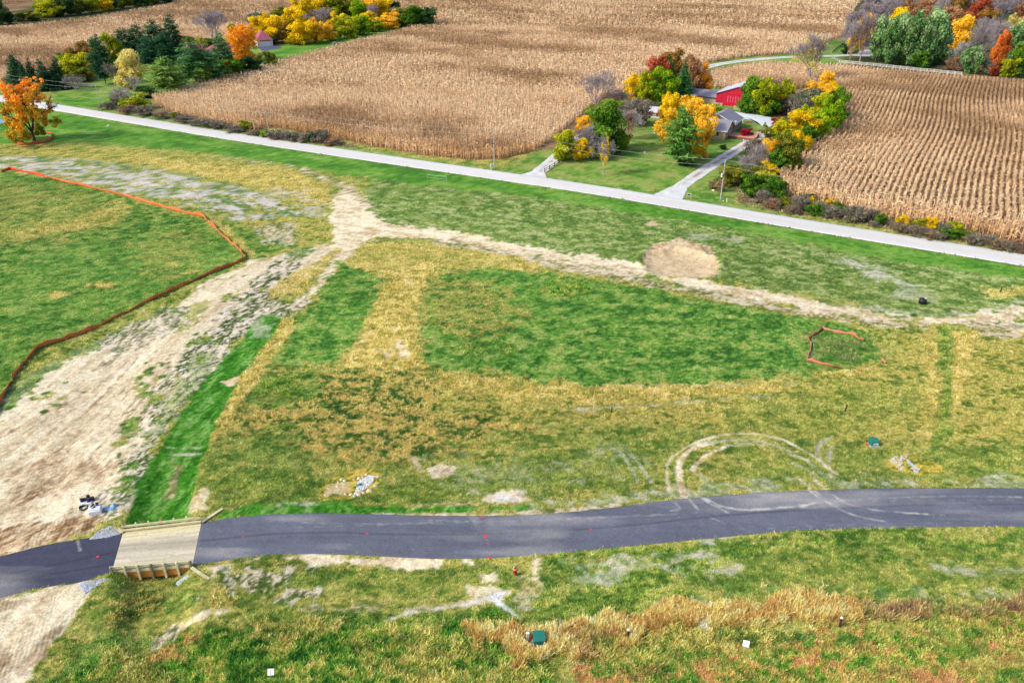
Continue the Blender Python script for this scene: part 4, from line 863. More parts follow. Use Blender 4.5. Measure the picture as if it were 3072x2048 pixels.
COLS = {
 'yellow': ((150, 132, 10), (226, 190, 14), (246, 216, 30)), 'golden': ((178, 138, 20), (232, 184, 34), (250, 208, 70)),
 'orange': ((180, 110, 16), (238, 160, 30), (252, 190, 54)), 'yellowgreen': ((84, 110, 12), (148, 160, 20), (206, 196, 34)),
 'olive': ((62, 82, 24), (104, 116, 32), (156, 148, 44)), 'green': ((34, 78, 18), (70, 118, 26), (124, 156, 40)),
 'limegreen': ((70, 118, 10), (124, 164, 16), (182, 196, 30)), 'dark': ((22, 52, 30), (40, 78, 40), (72, 108, 48)),
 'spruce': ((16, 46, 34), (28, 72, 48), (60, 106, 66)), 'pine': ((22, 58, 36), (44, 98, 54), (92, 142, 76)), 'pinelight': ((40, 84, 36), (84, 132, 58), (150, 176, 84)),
 'bluegreen': ((48, 88, 44), (100, 144, 78), (176, 198, 140)), 'paleyellow': ((152, 142, 72), (206, 190, 104), (228, 214, 130)),
 'rust': ((116, 82, 60), (164, 118, 82), (190, 146, 104)), 'red': ((124, 52, 40), (172, 76, 52), (200, 108, 70)), 'crimson': ((100, 8, 34), (160, 14, 54), (190, 34, 70)),
 'orangered': ((146, 76, 26), (208, 112, 44), (232, 146, 66)), 'lavender': ((118, 112, 114), (150, 142, 146), (180, 170, 168)), 'rustolive': ((96, 80, 34), (140, 110, 46), (176, 130, 58)),
 'greygreen': ((74, 82, 62), (112, 118, 92), (148, 150, 120)), 'brown': ((96, 84, 54), (138, 118, 82), (176, 152, 112)), 'greybrush': ((84, 86, 62), (128, 122, 104), (168, 158, 140)),
 'autumn': ((128, 124, 34), (222, 170, 40), (248, 156, 52)), 'lawnpine': ((34, 80, 32), (68, 122, 48), (118, 164, 72)),
}
M_BARK = mat_plain('bark', (104, 92, 82), .9, .2, 3); M_BARKD = mat_plain('bark_dark', (66, 54, 48), .9, .2, 3)
M_BARE = mat_plain('bare_twigs', (186, 174, 176), .9, .15, 2, c2=(160, 146, 152)); M_TWG = mat_plain('brush_twigs', (156, 142, 130), .9, .15, 2, c2=(112, 100, 88)); M_WHITE = mat_plain('pale_twigs', (196, 192, 184), .9, .1, 2)
PHR = {'yellow': 'bright yellow', 'golden': 'golden', 'orange': 'orange', 'yellowgreen': 'yellow-green', 'olive': 'olive', 'green': 'green', 'limegreen': 'lime green', 'dark': 'dark green',
       'spruce': 'dark blue-green', 'pine': 'deep green', 'pinelight': 'light green', 'bluegreen': 'pale blue-green', 'paleyellow': 'pale yellow', 'rust': 'rust brown', 'red': 'red', 'crimson': 'crimson',
       'orangered': 'orange-red', 'lavender': 'lavender grey', 'rustolive': 'rusty olive', 'greygreen': 'grey-green', 'brown': 'brown', 'greybrush': 'grey', 'autumn': 'orange and gold', 'lawnpine': 'deep green'}
ORD = ['leftmost', 'second', 'third', 'fourth', 'fifth', 'sixth', 'seventh', 'eighth', 'ninth', 'tenth', 'eleventh', 'twelfth', 'thirteenth', 'fourteenth', 'fifteenth', 'sixteenth', 'seventeenth', 'eighteenth', 'nineteenth', 'twentieth']
NUMW = ['', 'one', 'two', 'three', 'four', 'five', 'six', 'seven', 'eight', 'nine', 'ten', 'eleven', 'twelve', 'thirteen', 'fourteen', 'fifteen', 'sixteen', 'seventeen', 'eighteen', 'nineteen', 'twenty']
PEND = []
def plant(x, y, yt, wpx, shape, col, place, label=None):
    """base pixel x,y, top pixel yt, crown width in pixels"""
    g = G(x, y); X, Y = g[0], g[1]; Hh = max(1.0, height_for(X, Y, yt)); Wd = wpx/scale_at(Y, Hh*.5)
    Wd = max(Wd, .8)*(1.18 if shape in ('leafy', 'bush', 'brush') else 1.08); i = len(PEND); z = float(hgt(np.array([[X, Y]]), False)[0]) if Y < 403 else 0
    bushy = shape in ('bush', 'brush', 'twigs'); rz = random.uniform(0, 6.28); sc = (Wd*random.uniform(.95, 1.08), Wd*random.uniform(.85, 1.05), Hh)
    kindname = {'spruce': 'spruce_tree', 'pine': 'pine_tree', 'bare': 'bare_tree', 'bush': 'shrub', 'brush': 'brush_clump', 'twigs': 'bare_shrub'}.get(shape, 'broadleaf_tree')
    def put(name, me, mat, par, scl, zz=0):
        o = bpy.data.objects.new(name, me); COL.objects.link(o); o.material_slots[0].link = 'OBJECT'; o.material_slots[0].material = mat
        if par: o.parent = par
        o.scale = scl; o.rotation_euler = (0, 0, rz); o.location = (0, 0, zz) if par else (X, Y, z); return o
    v = i % 4
    if shape in ('bush', 'brush'):
        root = put(kindname, proto(shape, v), leaf_mat(col), None, sc)
        if shape == 'brush': tw = put('twigs', proto_wood('twigs', v % 2), M_TWG, root, (1, 1, 1)); tw.rotation_euler = (0, 0, 1)
    elif shape == 'twigs': root = put(kindname, proto_wood('twigs', v % 3), M_BARE if col != 'white' else M_WHITE, None, sc)
    else:
        root = thing(kindname, (X, Y, z), 0, None, None)
        if shape == 'bare':
            put('branches', proto_wood('bare', v % 3), M_BARE if col != 'white' else M_WHITE, root, sc)
        elif shape in ('spruce', 'pine'):
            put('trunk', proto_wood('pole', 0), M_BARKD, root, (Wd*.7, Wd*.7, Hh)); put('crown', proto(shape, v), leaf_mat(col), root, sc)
        elif shape == 'thin':
            put('trunk', proto_wood('bare', v % 3), M_BARE, root, sc); put('crown', proto('thin', v), leaf_mat(col), root, sc)
        else:
            put('trunk', proto_wood('bigtrunk' if shape == 'big' else 'trunk', 0 if shape == 'big' else v), M_BARKD if shape == 'big' else M_BARK, root, (sc[0], sc[1], Hh))
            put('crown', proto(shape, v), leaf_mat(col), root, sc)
    word = {'spruce': 'spruce', 'pine': 'pine', 'bare': 'bare tree', 'bush': 'shrub', 'brush': 'bare brush clump', 'twigs': 'leafless shrub', 'thin': 'sparse tree'}.get(shape, 'tree')
    cat = {'spruce': 'tree', 'pine': 'tree', 'bush': 'shrub', 'brush': 'shrub', 'twigs': 'shrub'}.get(shape, 'tree')
    PEND.append((root, x, col if col in PHR else 'lavender', word, place, cat, label)); return root
def flush_labels():
    from collections import defaultdict
    gr = defaultdict(list)
    for t in PEND:
        root, x, col, word, place, cat, label = t
        root['category'] = cat; root['group'] = 'trees and shrubs '+place
        if label: root['label'] = label
        else: gr[(col, word, place)].append(t)
    for (col, word, place), ts in gr.items():
        ts.sort(key=lambda t: t[1]); n = len(ts); base = (PHR[col]+' '+word) if word not in ('bare tree', 'leafless shrub') else word
        for i, t in enumerate(ts):
            if n == 1: lab = 'only %s %s' % (base, place)
            elif i == n-1: lab = 'rightmost %s of %s %s' % (base, NUMW[n], place)
            elif n == 2: lab = 'leftmost %s of two %s' % (base, place)
            elif i == 0: lab = 'leftmost %s of %s %s' % (base, NUMW[n], place)
            else: lab = '%s from left of %s %ss %s' % (ORD[i], NUMW[n], base, place)
            t[0]['label'] = lab
def batch(ox, oy, s, place, rows):
    for r_ in rows:
        x, y, yt, w_, shape, col = r_[:6]
        plant(ox+x/s, oy+y/s, oy+yt/s, w_/s, shape, col, place, r_[6] if len(r_) > 6 else None)
Z1 = (0, 0, 2.613); Z2 = (700, 0, 2.613); Z3 = (1600, 50, 2.613); Z4 = (2300, 0, 3.045); Z5 = (2272, 550, 2.94)
batch(*Z1, 'in the far top-left treeline', [
 (15, 195, -10, 150, 'leafy', 'dark'), (75, 190, 90, 90, 'leafy', 'dark'), (130, 172, 100, 80, 'bush', 'greygreen'), (225, 165, 85, 170, 'leafy', 'olive'), (360, 135, -5, 200, 'leafy', 'yellowgreen'), (450, 130, 40, 100, 'leafy', 'dark'), (530, 125, -30, 160, 'leafy', 'dark'),
 (640, 112, -10, 130, 'leafy', 'olive'), (740, 98, -20, 120, 'leafy', 'yellowgreen'), (820, 88, -20, 120, 'leafy', 'yellow'), (890, 78, -20, 110, 'leafy', 'dark'), (970, 66, -30, 120, 'leafy', 'olive'), (1060, 52, -30, 120, 'leafy', 'dark'), (1150, 40, -30, 110, 'leafy', 'green'), (1230, 26, -40, 110, 'leafy', 'olive'), (1310, 18, -40, 110, 'leafy', 'dark')])
batch(*Z1, 'by the rose-roofed homestead', [
 (150, 655, 405, 200, 'spruce', 'spruce'), (270, 680, 450, 140, 'spruce', 'spruce'), (370, 710, 455, 170, 'spruce', 'spruce'), (480, 700, 435, 170, 'spruce', 'spruce'), (210, 680, 470, 100, 'spruce', 'spruce'), (430, 690, 500, 120, 'spruce', 'spruce'),
 (600, 610, 420, 220, 'leafy', 'yellowgreen'), (700, 570, 335, 230, 'leafy', 'rustolive'), (515, 490, 415, 90, 'bush', 'green'), (720, 600, 490, 110, 'bush', 'golden'), (650, 640, 530, 130, 'bush', 'olive'), (740, 400, 295, 70, 'pine', 'pine'),
 (830, 660, 285, 170, 'pine', 'spruce'), (900, 520, 262, 130, 'leafy', 'yellowgreen'), (1000, 490, 225, 180, 'pine', 'spruce'), (1110, 490, 200, 170, 'pine', 'spruce'), (1250, 505, 170, 210, 'pine', 'spruce'), (1390, 480, 128, 160, 'pine', 'spruce'), (1190, 560, 300, 150, 'pine', 'spruce'), (1320, 520, 260, 160, 'pine', 'spruce'),
 (1040, 690, 395, 210, 'leafy', 'paleyellow', 'pale yellow tree with twisted grey limbs on the homestead lawn'), (900, 665, 490, 130, 'thin', 'paleyellow'), (600, 712, 590, 140, 'bare', 'lavender', 'small bare grey tree beside the paved path and dark spruces'), (975, 500, 370, 120, 'bare', 'white'), (1060, 730, 600, 130, 'bare', 'white'),
 (960, 835, 680, 150, 'twigs', 'lavender'), (1085, 855, 735, 190, 'bush', 'yellowgreen'), (950, 830, 740, 130, 'bush', 'olive'), (1150, 770, 690, 130, 'bush', 'dark'),
 (1320, 730, 455, 310, 'pine', 'pinelight'), (1400, 690, 520, 200, 'pine', 'pinelight'), (1540, 650, 335, 240, 'pine', 'pine'), (1660, 645, 400, 220, 'pine', 'pine'), (1770, 590, 270, 180, 'pine', 'pine'), (1600, 660, 480, 180, 'pine', 'pinelight'),
 (1690, 360, 80, 230, 'bare', 'lavender', 'tall bare grey tree between the rose roofs and the corn'), (1930, 480, 198, 250, 'round', 'orange', 'big rounded orange maple in front of the far garage'),
 (1480, 365, 285, 90, 'bush', 'olive'), (1560, 360, 300, 110, 'bush', 'yellowgreen'), (1650, 360, 300, 100, 'bush', 'green'), (1820, 270, 192, 80, 'leafy', 'green'), (1850, 600, 465, 170, 'bush', 'green'), (1960, 575, 440, 190, 'bush', 'dark'), (2090, 530, 405, 130, 'bush', 'olive'), (1760, 610, 470, 120, 'bush', 'olive'),
 (2045, 235, 105, 180, 'leafy', 'greygreen'), (1990, 260, 195, 70, 'bush', 'red')])
batch(*Z2, 'in the yellow wood', [
 (245, 310, 108, 190, 'leafy', 'yellow'), (345, 335, 125, 170, 'leafy', 'yellow'), (440, 340, 185, 120, 'leafy', 'rustolive'), (560, 348, 160, 180, 'leafy', 'yellow'), (650, 338, 150, 150, 'leafy', 'golden'), (740, 322, 190, 130, 'leafy', 'golden'), (782, 318, 255, 65, 'bush', 'yellow'), (870, 302, 120, 170, 'leafy', 'yellowgreen'), (935, 275, 130, 140, 'leafy', 'olive'), (1015, 275, 120, 160, 'leafy', 'limegreen'),
 (1090, 250, 150, 150, 'leafy', 'yellowgreen'), (1190, 228, 125, 160, 'leafy', 'golden'), (1270, 212, 80, 150, 'leafy', 'golden'), (1340, 208, 65, 130, 'leafy', 'olive'), (1425, 212, 45, 150, 'leafy', 'green'), (1525, 208, 60, 160, 'leafy', 'dark'), (300, 350, 280, 100, 'bush', 'dark'), (470, 345, 290, 100, 'bush', 'dark'),
 (235, 215, 105, 150, 'leafy', 'greygreen'), (420, 215, 60, 170, 'leafy', 'olive'), (520, 200, -20, 180, 'leafy', 'yellow'), (640, 190, -40, 190, 'leafy', 'yellow'), (760, 180, -30, 180, 'leafy', 'yellowgreen'), (700, 220, 60, 150, 'bare', 'lavender'), (560, 240, 110, 120, 'bare', 'lavender'), (880, 170, -20, 170, 'leafy', 'olive'), (990, 180, 0, 160, 'leafy', 'limegreen'), (1080, 160, -20, 150, 'leafy', 'golden'), (1090, 190, 40, 110, 'bare', 'lavender'),
 (1170, 150, -10, 160, 'leafy', 'yellow'), (1255, 140, 0, 120, 'leafy', 'dark'), (1290, 180, 60, 100, 'bare', 'lavender'), (820, 240, 100, 150, 'leafy', 'yellow'), (480, 300, 60, 160, 'leafy', 'yellow'), (1060, 210, 90, 130, 'leafy', 'yellow')])
batch(*Z3, 'around the red barn farm', [
 (490, 735, 425, 260, 'bare', 'lavender', 'tall bare lavender-grey tree at the left edge of the farm'), (640, 720, 580, 200, 'thin', 'rust'), (560, 1060, 655, 320, 'leafy', 'green'), (400, 910, 775, 130, 'leafy', 'golden'), (440, 1110, 880, 180, 'twigs', 'lavender'), (420, 1100, 850, 160, 'bare', 'lavender'), (250, 1125, 890, 190, 'leafy', 'yellowgreen'), (370, 1130, 960, 130, 'leafy', 'yellow'), (690, 1030, 880, 130, 'bush', 'yellowgreen'), (740, 960, 730, 170, 'thin', 'rust'),
 (830, 850, 650, 190, 'brush', 'greybrush'), (790, 760, 650, 200, 'brush', 'greybrush'), (900, 760, 660, 150, 'brush', 'greygreen'), (555, 1120, 1010, 110, 'bush', 'dark'), (620, 1070, 950, 150, 'bush', 'green'),
 (550, 1245, 945, 120, 'thin', 'yellow', 'small young tree with yellow top standing alone by the road'),
 (800, 655, 455, 140, 'leafy', 'yellow'), (870, 700, 430, 160, 'leafy', 'yellowgreen'), (935, 680, 560, 110, 'leafy', 'yellow'), (1000, 700, 400, 190, 'leafy', 'limegreen'), (960, 570, 315, 150, 'leafy', 'red'), (1090, 520, 260, 210, 'leafy', 'rustolive'), (1055, 560, 335, 110, 'pine', 'pine'), (1165, 690, 315, 190, 'spruce', 'pine'), (1235, 630, 340, 130, 'leafy', 'rust'), (1305, 620, 365, 150, 'leafy', 'orange'), (1160, 660, 420, 150, 'pine', 'pine'), (1200, 560, 300, 130, 'leafy', 'rust'),
 (1050, 850, 595, 140, 'leafy', 'yellow'), (1160, 840, 630, 190, 'leafy', 'golden'), (1280, 850, 635, 180, 'leafy', 'golden'), (1090, 1000, 720, 190, 'leafy', 'golden'), (1315, 1100, 780, 190, 'leafy', 'golden'), (1230, 980, 680, 220, 'leafy', 'golden'), (1350, 900, 690, 120, 'leafy', 'golden'), (1060, 1010, 860, 100, 'leafy', 'orange'),
 (1145, 1165, 712, 320, 'pine', 'lawnpine', 'large deep green pine on the lawn before the golden trees'), (1425, 740, 685, 90, 'bush', 'limegreen'),
 (1680, 750, 470, 190, 'leafy', 'green'), (1800, 765, 495, 230, 'leafy', 'yellowgreen'), (1885, 755, 590, 130, 'leafy', 'yellow'), (1960, 740, 495, 160, 'leafy', 'yellowgreen'), (1980, 760, 620, 160, 'brush', 'greybrush'), (1900, 640, 470, 120, 'thin', 'rust'), (1740, 760, 600, 150, 'leafy', 'green'), (1830, 770, 640, 170, 'bush', 'green'),
 (2165, 510, 130, 260, 'thin', 'paleyellow', 'tall pale feathery tree standing in the corn by the lane'),
 (2130, 790, 565, 210, 'leafy', 'greygreen'), (2150, 760, 590, 110, 'bare', 'white'), (2180, 700, 510, 210, 'leafy', 'golden'), (2280, 690, 430, 120, 'leafy', 'golden'), (2290, 790, 540, 180, 'leafy', 'golden'), (2350, 830, 555, 150, 'leafy', 'green'), (2290, 900, 640, 200, 'leafy', 'limegreen'), (2200, 960, 760, 160, 'leafy', 'limegreen'), (2070, 980, 740, 220, 'leafy', 'yellow'), (1950, 970, 795, 170, 'leafy', 'yellowgreen'), (2130, 1010, 850, 150, 'bush', 'green'),
 (2240, 850, 600, 170, 'leafy', 'yellowgreen'), (2340, 740, 520, 120, 'leafy', 'yellow'), (2130, 900, 700, 150, 'leafy', 'yellowgreen'), (2020, 1040, 880, 150, 'bush', 'yellowgreen'), (1780, 1290, 1180, 150, 'bush', 'olive'), (1640, 1300, 1190, 130, 'bush', 'olive'), (2080, 860, 640, 130, 'brush', 'greygreen'), (1720, 1050, 960, 120, 'brush', 'greybrush'),
 (1840, 940, 855, 80, 'bush', 'olive'), (1985, 1195, 925, 230, 'leafy', 'olive'), (1860, 1160, 960, 150, 'leafy', 'golden'), (1920, 1210, 1040, 170, 'leafy', 'green'), (1750, 1180, 990, 150, 'twigs', 'lavender'), (1660, 1200, 1090, 130, 'twigs', 'lavender'), (1560, 1330, 1165, 180, 'leafy', 'olive'), (1700, 1400, 1235, 190, 'leafy', 'green'), (1820, 1370, 1215, 170, 'leafy', 'yellowgreen'), (1870, 1400, 1260, 180, 'leafy', 'green'), (1840, 1230, 1140, 130, 'bush', 'yellow'), (2050, 1080, 900, 180, 'leafy', 'yellow'),
 (1655, 945, 878, 95, 'bush', 'crimson', 'round crimson bush beside the wooden deck'), (1905, 845, 795, 75, 'bush', 'crimson', 'dark crimson bush at the hedge right of the gravel forecourt'), (1485, 1040, 1000, 50, 'bush', 'dark', 'small dark bush on the lawn in front of the tan house'), (1200, 1170, 1120, 120, 'bush', 'pine', 'low deep green growth at the foot of the lawn pine')])
batch(*Z5, 'in the right roadside hedge', [
 (40, 175, 60, 130, 'brush', 'greybrush'), (120, 215, 135, 130, 'brush', 'rust'), (170, 125, 15, 150, 'bush', 'green'), (250, 220, 120, 130, 'bush', 'olive'), (370, 240, 110, 160, 'brush', 'greybrush'), (450, 225, 120, 80, 'bush', 'yellow'), (450, 150, 92, 90, 'bush', 'dark'), (500, 285, 185, 130, 'bush', 'green'), (570, 265, 175, 120, 'brush', 'greygreen'), (660, 305, 205, 150, 'brush', 'greybrush'), (725, 270, 170, 140, 'bush', 'green'),
 (640, 185, 138, 60, 'bush', 'yellow'), (865, 330, 205, 180, 'brush', 'greybrush'), (840, 325, 265, 90, 'bush', 'green'), (1000, 330, 225, 130, 'brush', 'greybrush'), (1080, 360, 275, 130, 'bush', 'green'), (1020, 385, 330, 90, 'brush', 'greybrush'), (1270, 365, 285, 100, 'bush', 'yellow'), (1430, 385, 305, 90, 'bush', 'yellowgreen'), (1520, 400, 300, 110, 'bush', 'yellow'), (1650, 440, 355, 120, 'brush', 'greygreen'), (1740, 450, 345, 140, 'bush', 'yellowgreen'), (1700, 480, 400, 160, 'bush', 'green'),
 (1860, 490, 415, 140, 'bush', 'olive'), (1900, 535, 450, 140, 'brush', 'greybrush'), (2030, 535, 460, 130, 'brush', 'greybrush'), (1400, 450, 375, 170, 'brush', 'brown'), (1240, 425, 350, 150, 'brush', 'brown'), (1550, 490, 420, 150, 'brush', 'brown'), (2110, 565, 490, 160, 'brush', 'brown'), (2250, 590, 515, 180, 'brush', 'brown'), (2340, 600, 490, 130, 'brush', 'rust'), (780, 300, 240, 110, 'brush', 'greygreen'), (300, 265, 190, 110, 'brush', 'brown')])
batch(*Z1, 'in the left roadside brush', [
 (850, 855, 800, 120, 'brush', 'greybrush'), (1000, 885, 825, 130, 'brush', 'rust'), (1120, 905, 835, 130, 'brush', 'greybrush'), (1280, 925, 875, 120, 'brush', 'brown'), (1450, 955, 905, 150, 'brush', 'greybrush'), (1600, 990, 930, 160, 'brush', 'greybrush'), (1720, 1005, 950, 130, 'brush', 'greybrush'), (1380, 935, 885, 80, 'bush', 'olive'), (1925, 1015, 938, 100, 'bush', 'yellowgreen'), (2070, 1072, 1025, 65, 'bush', 'limegreen'), (2210, 1085, 1025, 150, 'brush', 'greybrush'), (1840, 1035, 985, 120, 'brush', 'greybrush'), (2000, 1060, 1020, 100, 'brush', 'brown')])
batch(*Z2, 'beside the central corn edge', [
 (330, 1085, 1030, 120, 'brush', 'greybrush'), (430, 1100, 1035, 130, 'brush', 'greybrush'), (500, 1085, 1038, 55, 'bush', 'green'), (560, 1110, 1045, 120, 'brush', 'greybrush'), (640, 1112, 1035, 100, 'bush', 'dark'), (700, 1115, 1015, 130, 'brush', 'greybrush'), (790, 1135, 1085, 130, 'brush', 'rust'), (250, 1040, 1015, 50, 'brush', 'brown')])
batch(*Z4, 'fronting the top-right wood', [
 (760, 545, 320, 130, 'thin', 'golden'), (850, 560, 120, 180, 'thin', 'rustolive'), (870, 400, 130, 110, 'leafy', 'golden'), (740, 500, 185, 150, 'thin', 'lavender'), (720, 492, 400, 110, 'bush', 'dark'),
 (1000, 565, 155, 210, 'leafy', 'bluegreen'), (1130, 590, 145, 230, 'leafy', 'bluegreen'), (1270, 600, 110, 250, 'leafy', 'bluegreen'), (1420, 600, 170, 220, 'leafy', 'bluegreen'), (1500, 590, 95, 250, 'leafy', 'bluegreen'), (1390, 620, 470, 130, 'bush', 'green'), (1590, 560, 300, 140, 'leafy', 'bluegreen'), (1230, 590, 400, 170, 'bush', 'green'),
 (1740, 480, 145, 260, 'leafy', 'golden'), (1640, 570, 440, 130, 'thin', 'rust'), (1900, 620, 195, 230, 'thin', 'greygreen'), (1850, 675, 425, 160, 'bush', 'bluegreen'), (1750, 640, 380, 150, 'bare', 'white'), (2090, 670, 285, 150, 'leafy', 'orangered'), (2250, 630, 195, 260, 'leafy', 'bluegreen'), (2340, 660, 250, 170, 'leafy', 'bluegreen'), (2190, 700, 535, 140, 'bush', 'yellowgreen'), (1700, 645, 520, 120, 'brush', 'rust'), (1990, 685, 555, 120, 'brush', 'greygreen'), (2060, 695, 600, 90, 'bush', 'red'), (2310, 710, 620, 130, 'bush', 'dark'), (2420, 700, 250, 240, 'leafy', 'green'), (1930, 680, 480, 120, 'brush', 'brown')])
batch(*Z4, 'deep in the top-right wood', [
 (800, 330, 90, 170, 'thin', 'lavender'), (900, 240, 20, 150, 'thin', 'lavender'), (940, 330, 130, 120, 'bare', 'lavender'), (780, 430, 230, 120, 'thin', 'lavender'), (920, 130, -60, 120, 'thin', 'lavender'),
 (1170, 330, 72, 160, 'leafy', 'yellow'), (1000, 260, 0, 190, 'thin', 'lavender'), (1120, 220, -30, 170, 'bare', 'lavender'), (1280, 200, 0, 150, 'leafy', 'rust'), (1440, 230, -10, 160, 'leafy', 'rust'), (1360, 150, -60, 150, 'thin', 'lavender'), (1560, 260, -10, 170, 'thin', 'lavender'), (1700, 250, -30, 180, 'leafy', 'rustolive'), (1830, 280, 110, 130, 'leafy', 'red'), (1910, 220, -10, 160, 'leafy', 'red'), (2000, 280, 80, 150, 'leafy', 'rustolive'), (2120, 230, -40, 210, 'thin', 'lavender'),
 (2260, 200, -50, 200, 'thin', 'lavender'), (2350, 240, -20, 160, 'leafy', 'rust'), (2080, 450, 185, 200, 'thin', 'lavender'), (2230, 340, 135, 170, 'leafy', 'paleyellow'), (1630, 330, 60, 180, 'leafy', 'rust'), (1800, 400, 160, 180, 'leafy', 'rust'), (1950, 380, 160, 180, 'thin', 'lavender'), (2180, 420, 240, 160, 'thin', 'rust'), (1250, 120, -120, 170, 'thin', 'lavender'), (1500, 130, -120, 180, 'leafy', 'rustolive'), (1620, 120, -100, 160, 'thin', 'lavender'), (1750, 110, -110, 160, 'leafy', 'rust'), (1880, 110, -120, 170, 'thin', 'lavender'), (2020, 120, -120, 180, 'leafy', 'rust'), (2160, 110, -130, 180, 'thin', 'lavender'), (2300, 100, -130, 180, 'leafy', 'rust'), (1090, 120, -70, 140, 'bare', 'lavender'), (960, 120, -60, 120, 'leafy', 'dark')])
plant(104, 424, 243, 150, 'big', 'autumn', 'beside the pond', 'large orange and gold tree ringed by low orange fence')
flush_labels()
# ================================================================ BUILDINGS
TH = math.atan2(UR[1], UR[0])                          # local x along the road, local y away from it
M_ROOFG = mat_plain('roof_grey', (150, 148, 160), .85, .10, 1.5); M_ROOFL = mat_plain('roof_pale', (206, 204, 214), .6, .06, 1)
M_ROOFR = mat_plain('roof_rose', (178, 96, 116), .85, .10, 1.5); M_RED_ = mat_plain('red_siding', (206, 16, 56), .6, .07, .8)
M_REDD = mat_plain('red_paint_worn', (150, 52, 66), .8, .18, 2); M_TAN = mat_plain('tan_siding', (206, 176, 132), .8, .07, 1.5)
M_TAN2 = mat_plain('taupe_siding', (160, 140, 128), .8, .07, 1.5); M_WH = mat_plain('white_paint', (238, 236, 230), .6, .04); M_STONE = mat_plain('pale_block', (186, 170, 150), .9, .1, 3)
M_GLASS = mat_plain('window_glass', (54, 60, 78), .15, .1, 1, .6); M_WOODD = mat_plain('deck_wood', (222, 170, 128), .8, .1, 2); M_REDB = mat_plain('red_brick', (150, 84, 84), .85, .12, 3)
M_BLUE = mat_plain('blue_trim', (70, 60, 140), .6, .05); M_DARK = mat_plain('dark_gap', (36, 32, 32), .9, .1); M_CREAM = mat_plain('cream_siding', (226, 222, 214), .7, .05)
def gable(root, w_, d, h, hr, mw, mr, over=.4, ridge='x', face=None, trim=None):
    """building box w (x) by d (y), origin front-left corner; ridge along x or y"""
    mb = MB(); mb.box((w_/2, d/2, h/2-.2), (w_, d, h+.4))
    if ridge == 'x': mb.add([(0, 0, h), (0, d, h), (0, d/2, hr-.05), (w_, 0, h), (w_, d, h), (w_, d/2, hr-.05)], [(0, 1, 2), (3, 5, 4), (0, 2, 5, 3), (1, 4, 5, 2)])
    else: mb.add([(0, 0, h), (w_, 0, h), (w_/2, 0, hr-.05), (0, d, h), (w_, d, h), (w_/2, d, hr-.05)], [(0, 1, 2), (3, 5, 4), (0, 2, 5, 3), (1, 4, 5, 2)])
    wall = mb.build('wall', mw, root); t = .14; o = over; rb = MB()
    if ridge == 'x':
        sl = (hr-h)/(d/2); e = h-sl*o
        for s, y0, y1 in ((0, -o, d/2), (1, d+o, d/2)): rb.add([(-o, y0, e), (w_+o, y0, e), (w_+o, y1, hr), (-o, y1, hr), (-o, y0, e+t), (w_+o, y0, e+t), (w_+o, y1, hr+t), (-o, y1, hr+t)], [(0, 1, 2, 3), (4, 7, 6, 5), (0, 4, 5, 1), (0, 3, 7, 4), (1, 5, 6, 2)])
    else:
        sl = (hr-h)/(w_/2); e = h-sl*o
        for x0, x1 in ((-o, w_/2), (w_+o, w_/2)): rb.add([(x0, -o, e), (x0, d+o, e), (x1, d+o, hr), (x1, -o, hr), (x0, -o, e+t), (x0, d+o, e+t), (x1, d+o, hr+t), (x1, -o, hr+t)], [(0, 1, 2, 3), (4, 7, 6, 5), (0, 4, 5, 1), (0, 3, 7, 4), (1, 5, 6, 2)])
    roof = rb.build('roof', mr, root)
    if trim:
        tb = MB()
        if ridge == 'x':
            for x in (-o-.03, w_+o+.03): tb.beam((x, -o, e+.02), (x, d/2, hr+.02), .06, .24); tb.beam((x, d+o, e+.02), (x, d/2, hr+.02), .06, .24)
            tb.beam((-o, -o-.04, e+.02), (w_+o, -o-.04, e+.02), .06, .2)
        else:
            for y in (-o-.03, d+o+.03): tb.beam((-o, y, e+.02), (w_/2, y, hr+.02), .06, .24); tb.beam((w_+o, y, e+.02), (w_/2, y, hr+.02), .06, .24)
            tb.beam((w_+o+.04, -o, e+.02), (w_+o+.04, d+o, e+.02), .06, .2)
        tb.build('fascia', trim, roof)
    return wall, roof
def hip(root, w_, d, h, hr, mw, mr, x0=0, y0=0, over=.5, trim=None):
    MB().box((x0+w_/2, y0+d/2, h/2-.2), (w_, d, h+.4)).build('wall', mw, root); o = over; m = min(w_, d)/2
    a, b, c, e = x0-o, y0-o, x0+w_+o, y0+d+o
    if w_ >= d: r0, r1 = (x0+m, y0+d/2, hr), (x0+w_-m, y0+d/2, hr)
    else: r0, r1 = (x0+w_/2, y0+m, hr), (x0+w_/2, y0+d-m, hr)
    V = [(a, b, h), (c, b, h), (c, e, h), (a, e, h), r0, r1, (a, b, h-.12), (c, b, h-.12), (c, e, h-.12), (a, e, h-.12)]
    F = ([(0, 1, 5, 4), (1, 2, 5), (2, 3, 4, 5), (3, 0, 4)] if w_ >= d else [(0, 1, 4), (1, 2, 5, 4), (2, 3, 5), (3, 0, 4, 5)])+[(6, 9, 8, 7), (0, 6, 7, 1), (1, 7, 8, 2), (2, 8, 9, 3), (3, 9, 6, 0)]
    MB().add(V, F).build('roof', mr, root)
def window(par, x, y, z, w_, h, face='y', s=-1, frame=None):
    f = MB(); t = .07
    def P(a, b, c): return (x+a, y+b*s, z+c) if face == 'y' else (x+b*s, y+a, z+c)
    def D(a, b, c): return (a, b, c) if face == 'y' else (b, a, c)
    for a, c, da, dc in ((-w_/2, 0, .12, h+.12), (w_/2, 0, .12, h+.12), (0, h/2, w_, .12), (0, -h/2, w_, .12), (0, 0, .07, h)): f.box(P(a, t/2, c), D(da, t, dc))
    fr = f.build('window', frame or M_WH, par); MB().box(P(0, .015, 0), D(w_, .03, h)).build('pane', M_GLASS, fr)
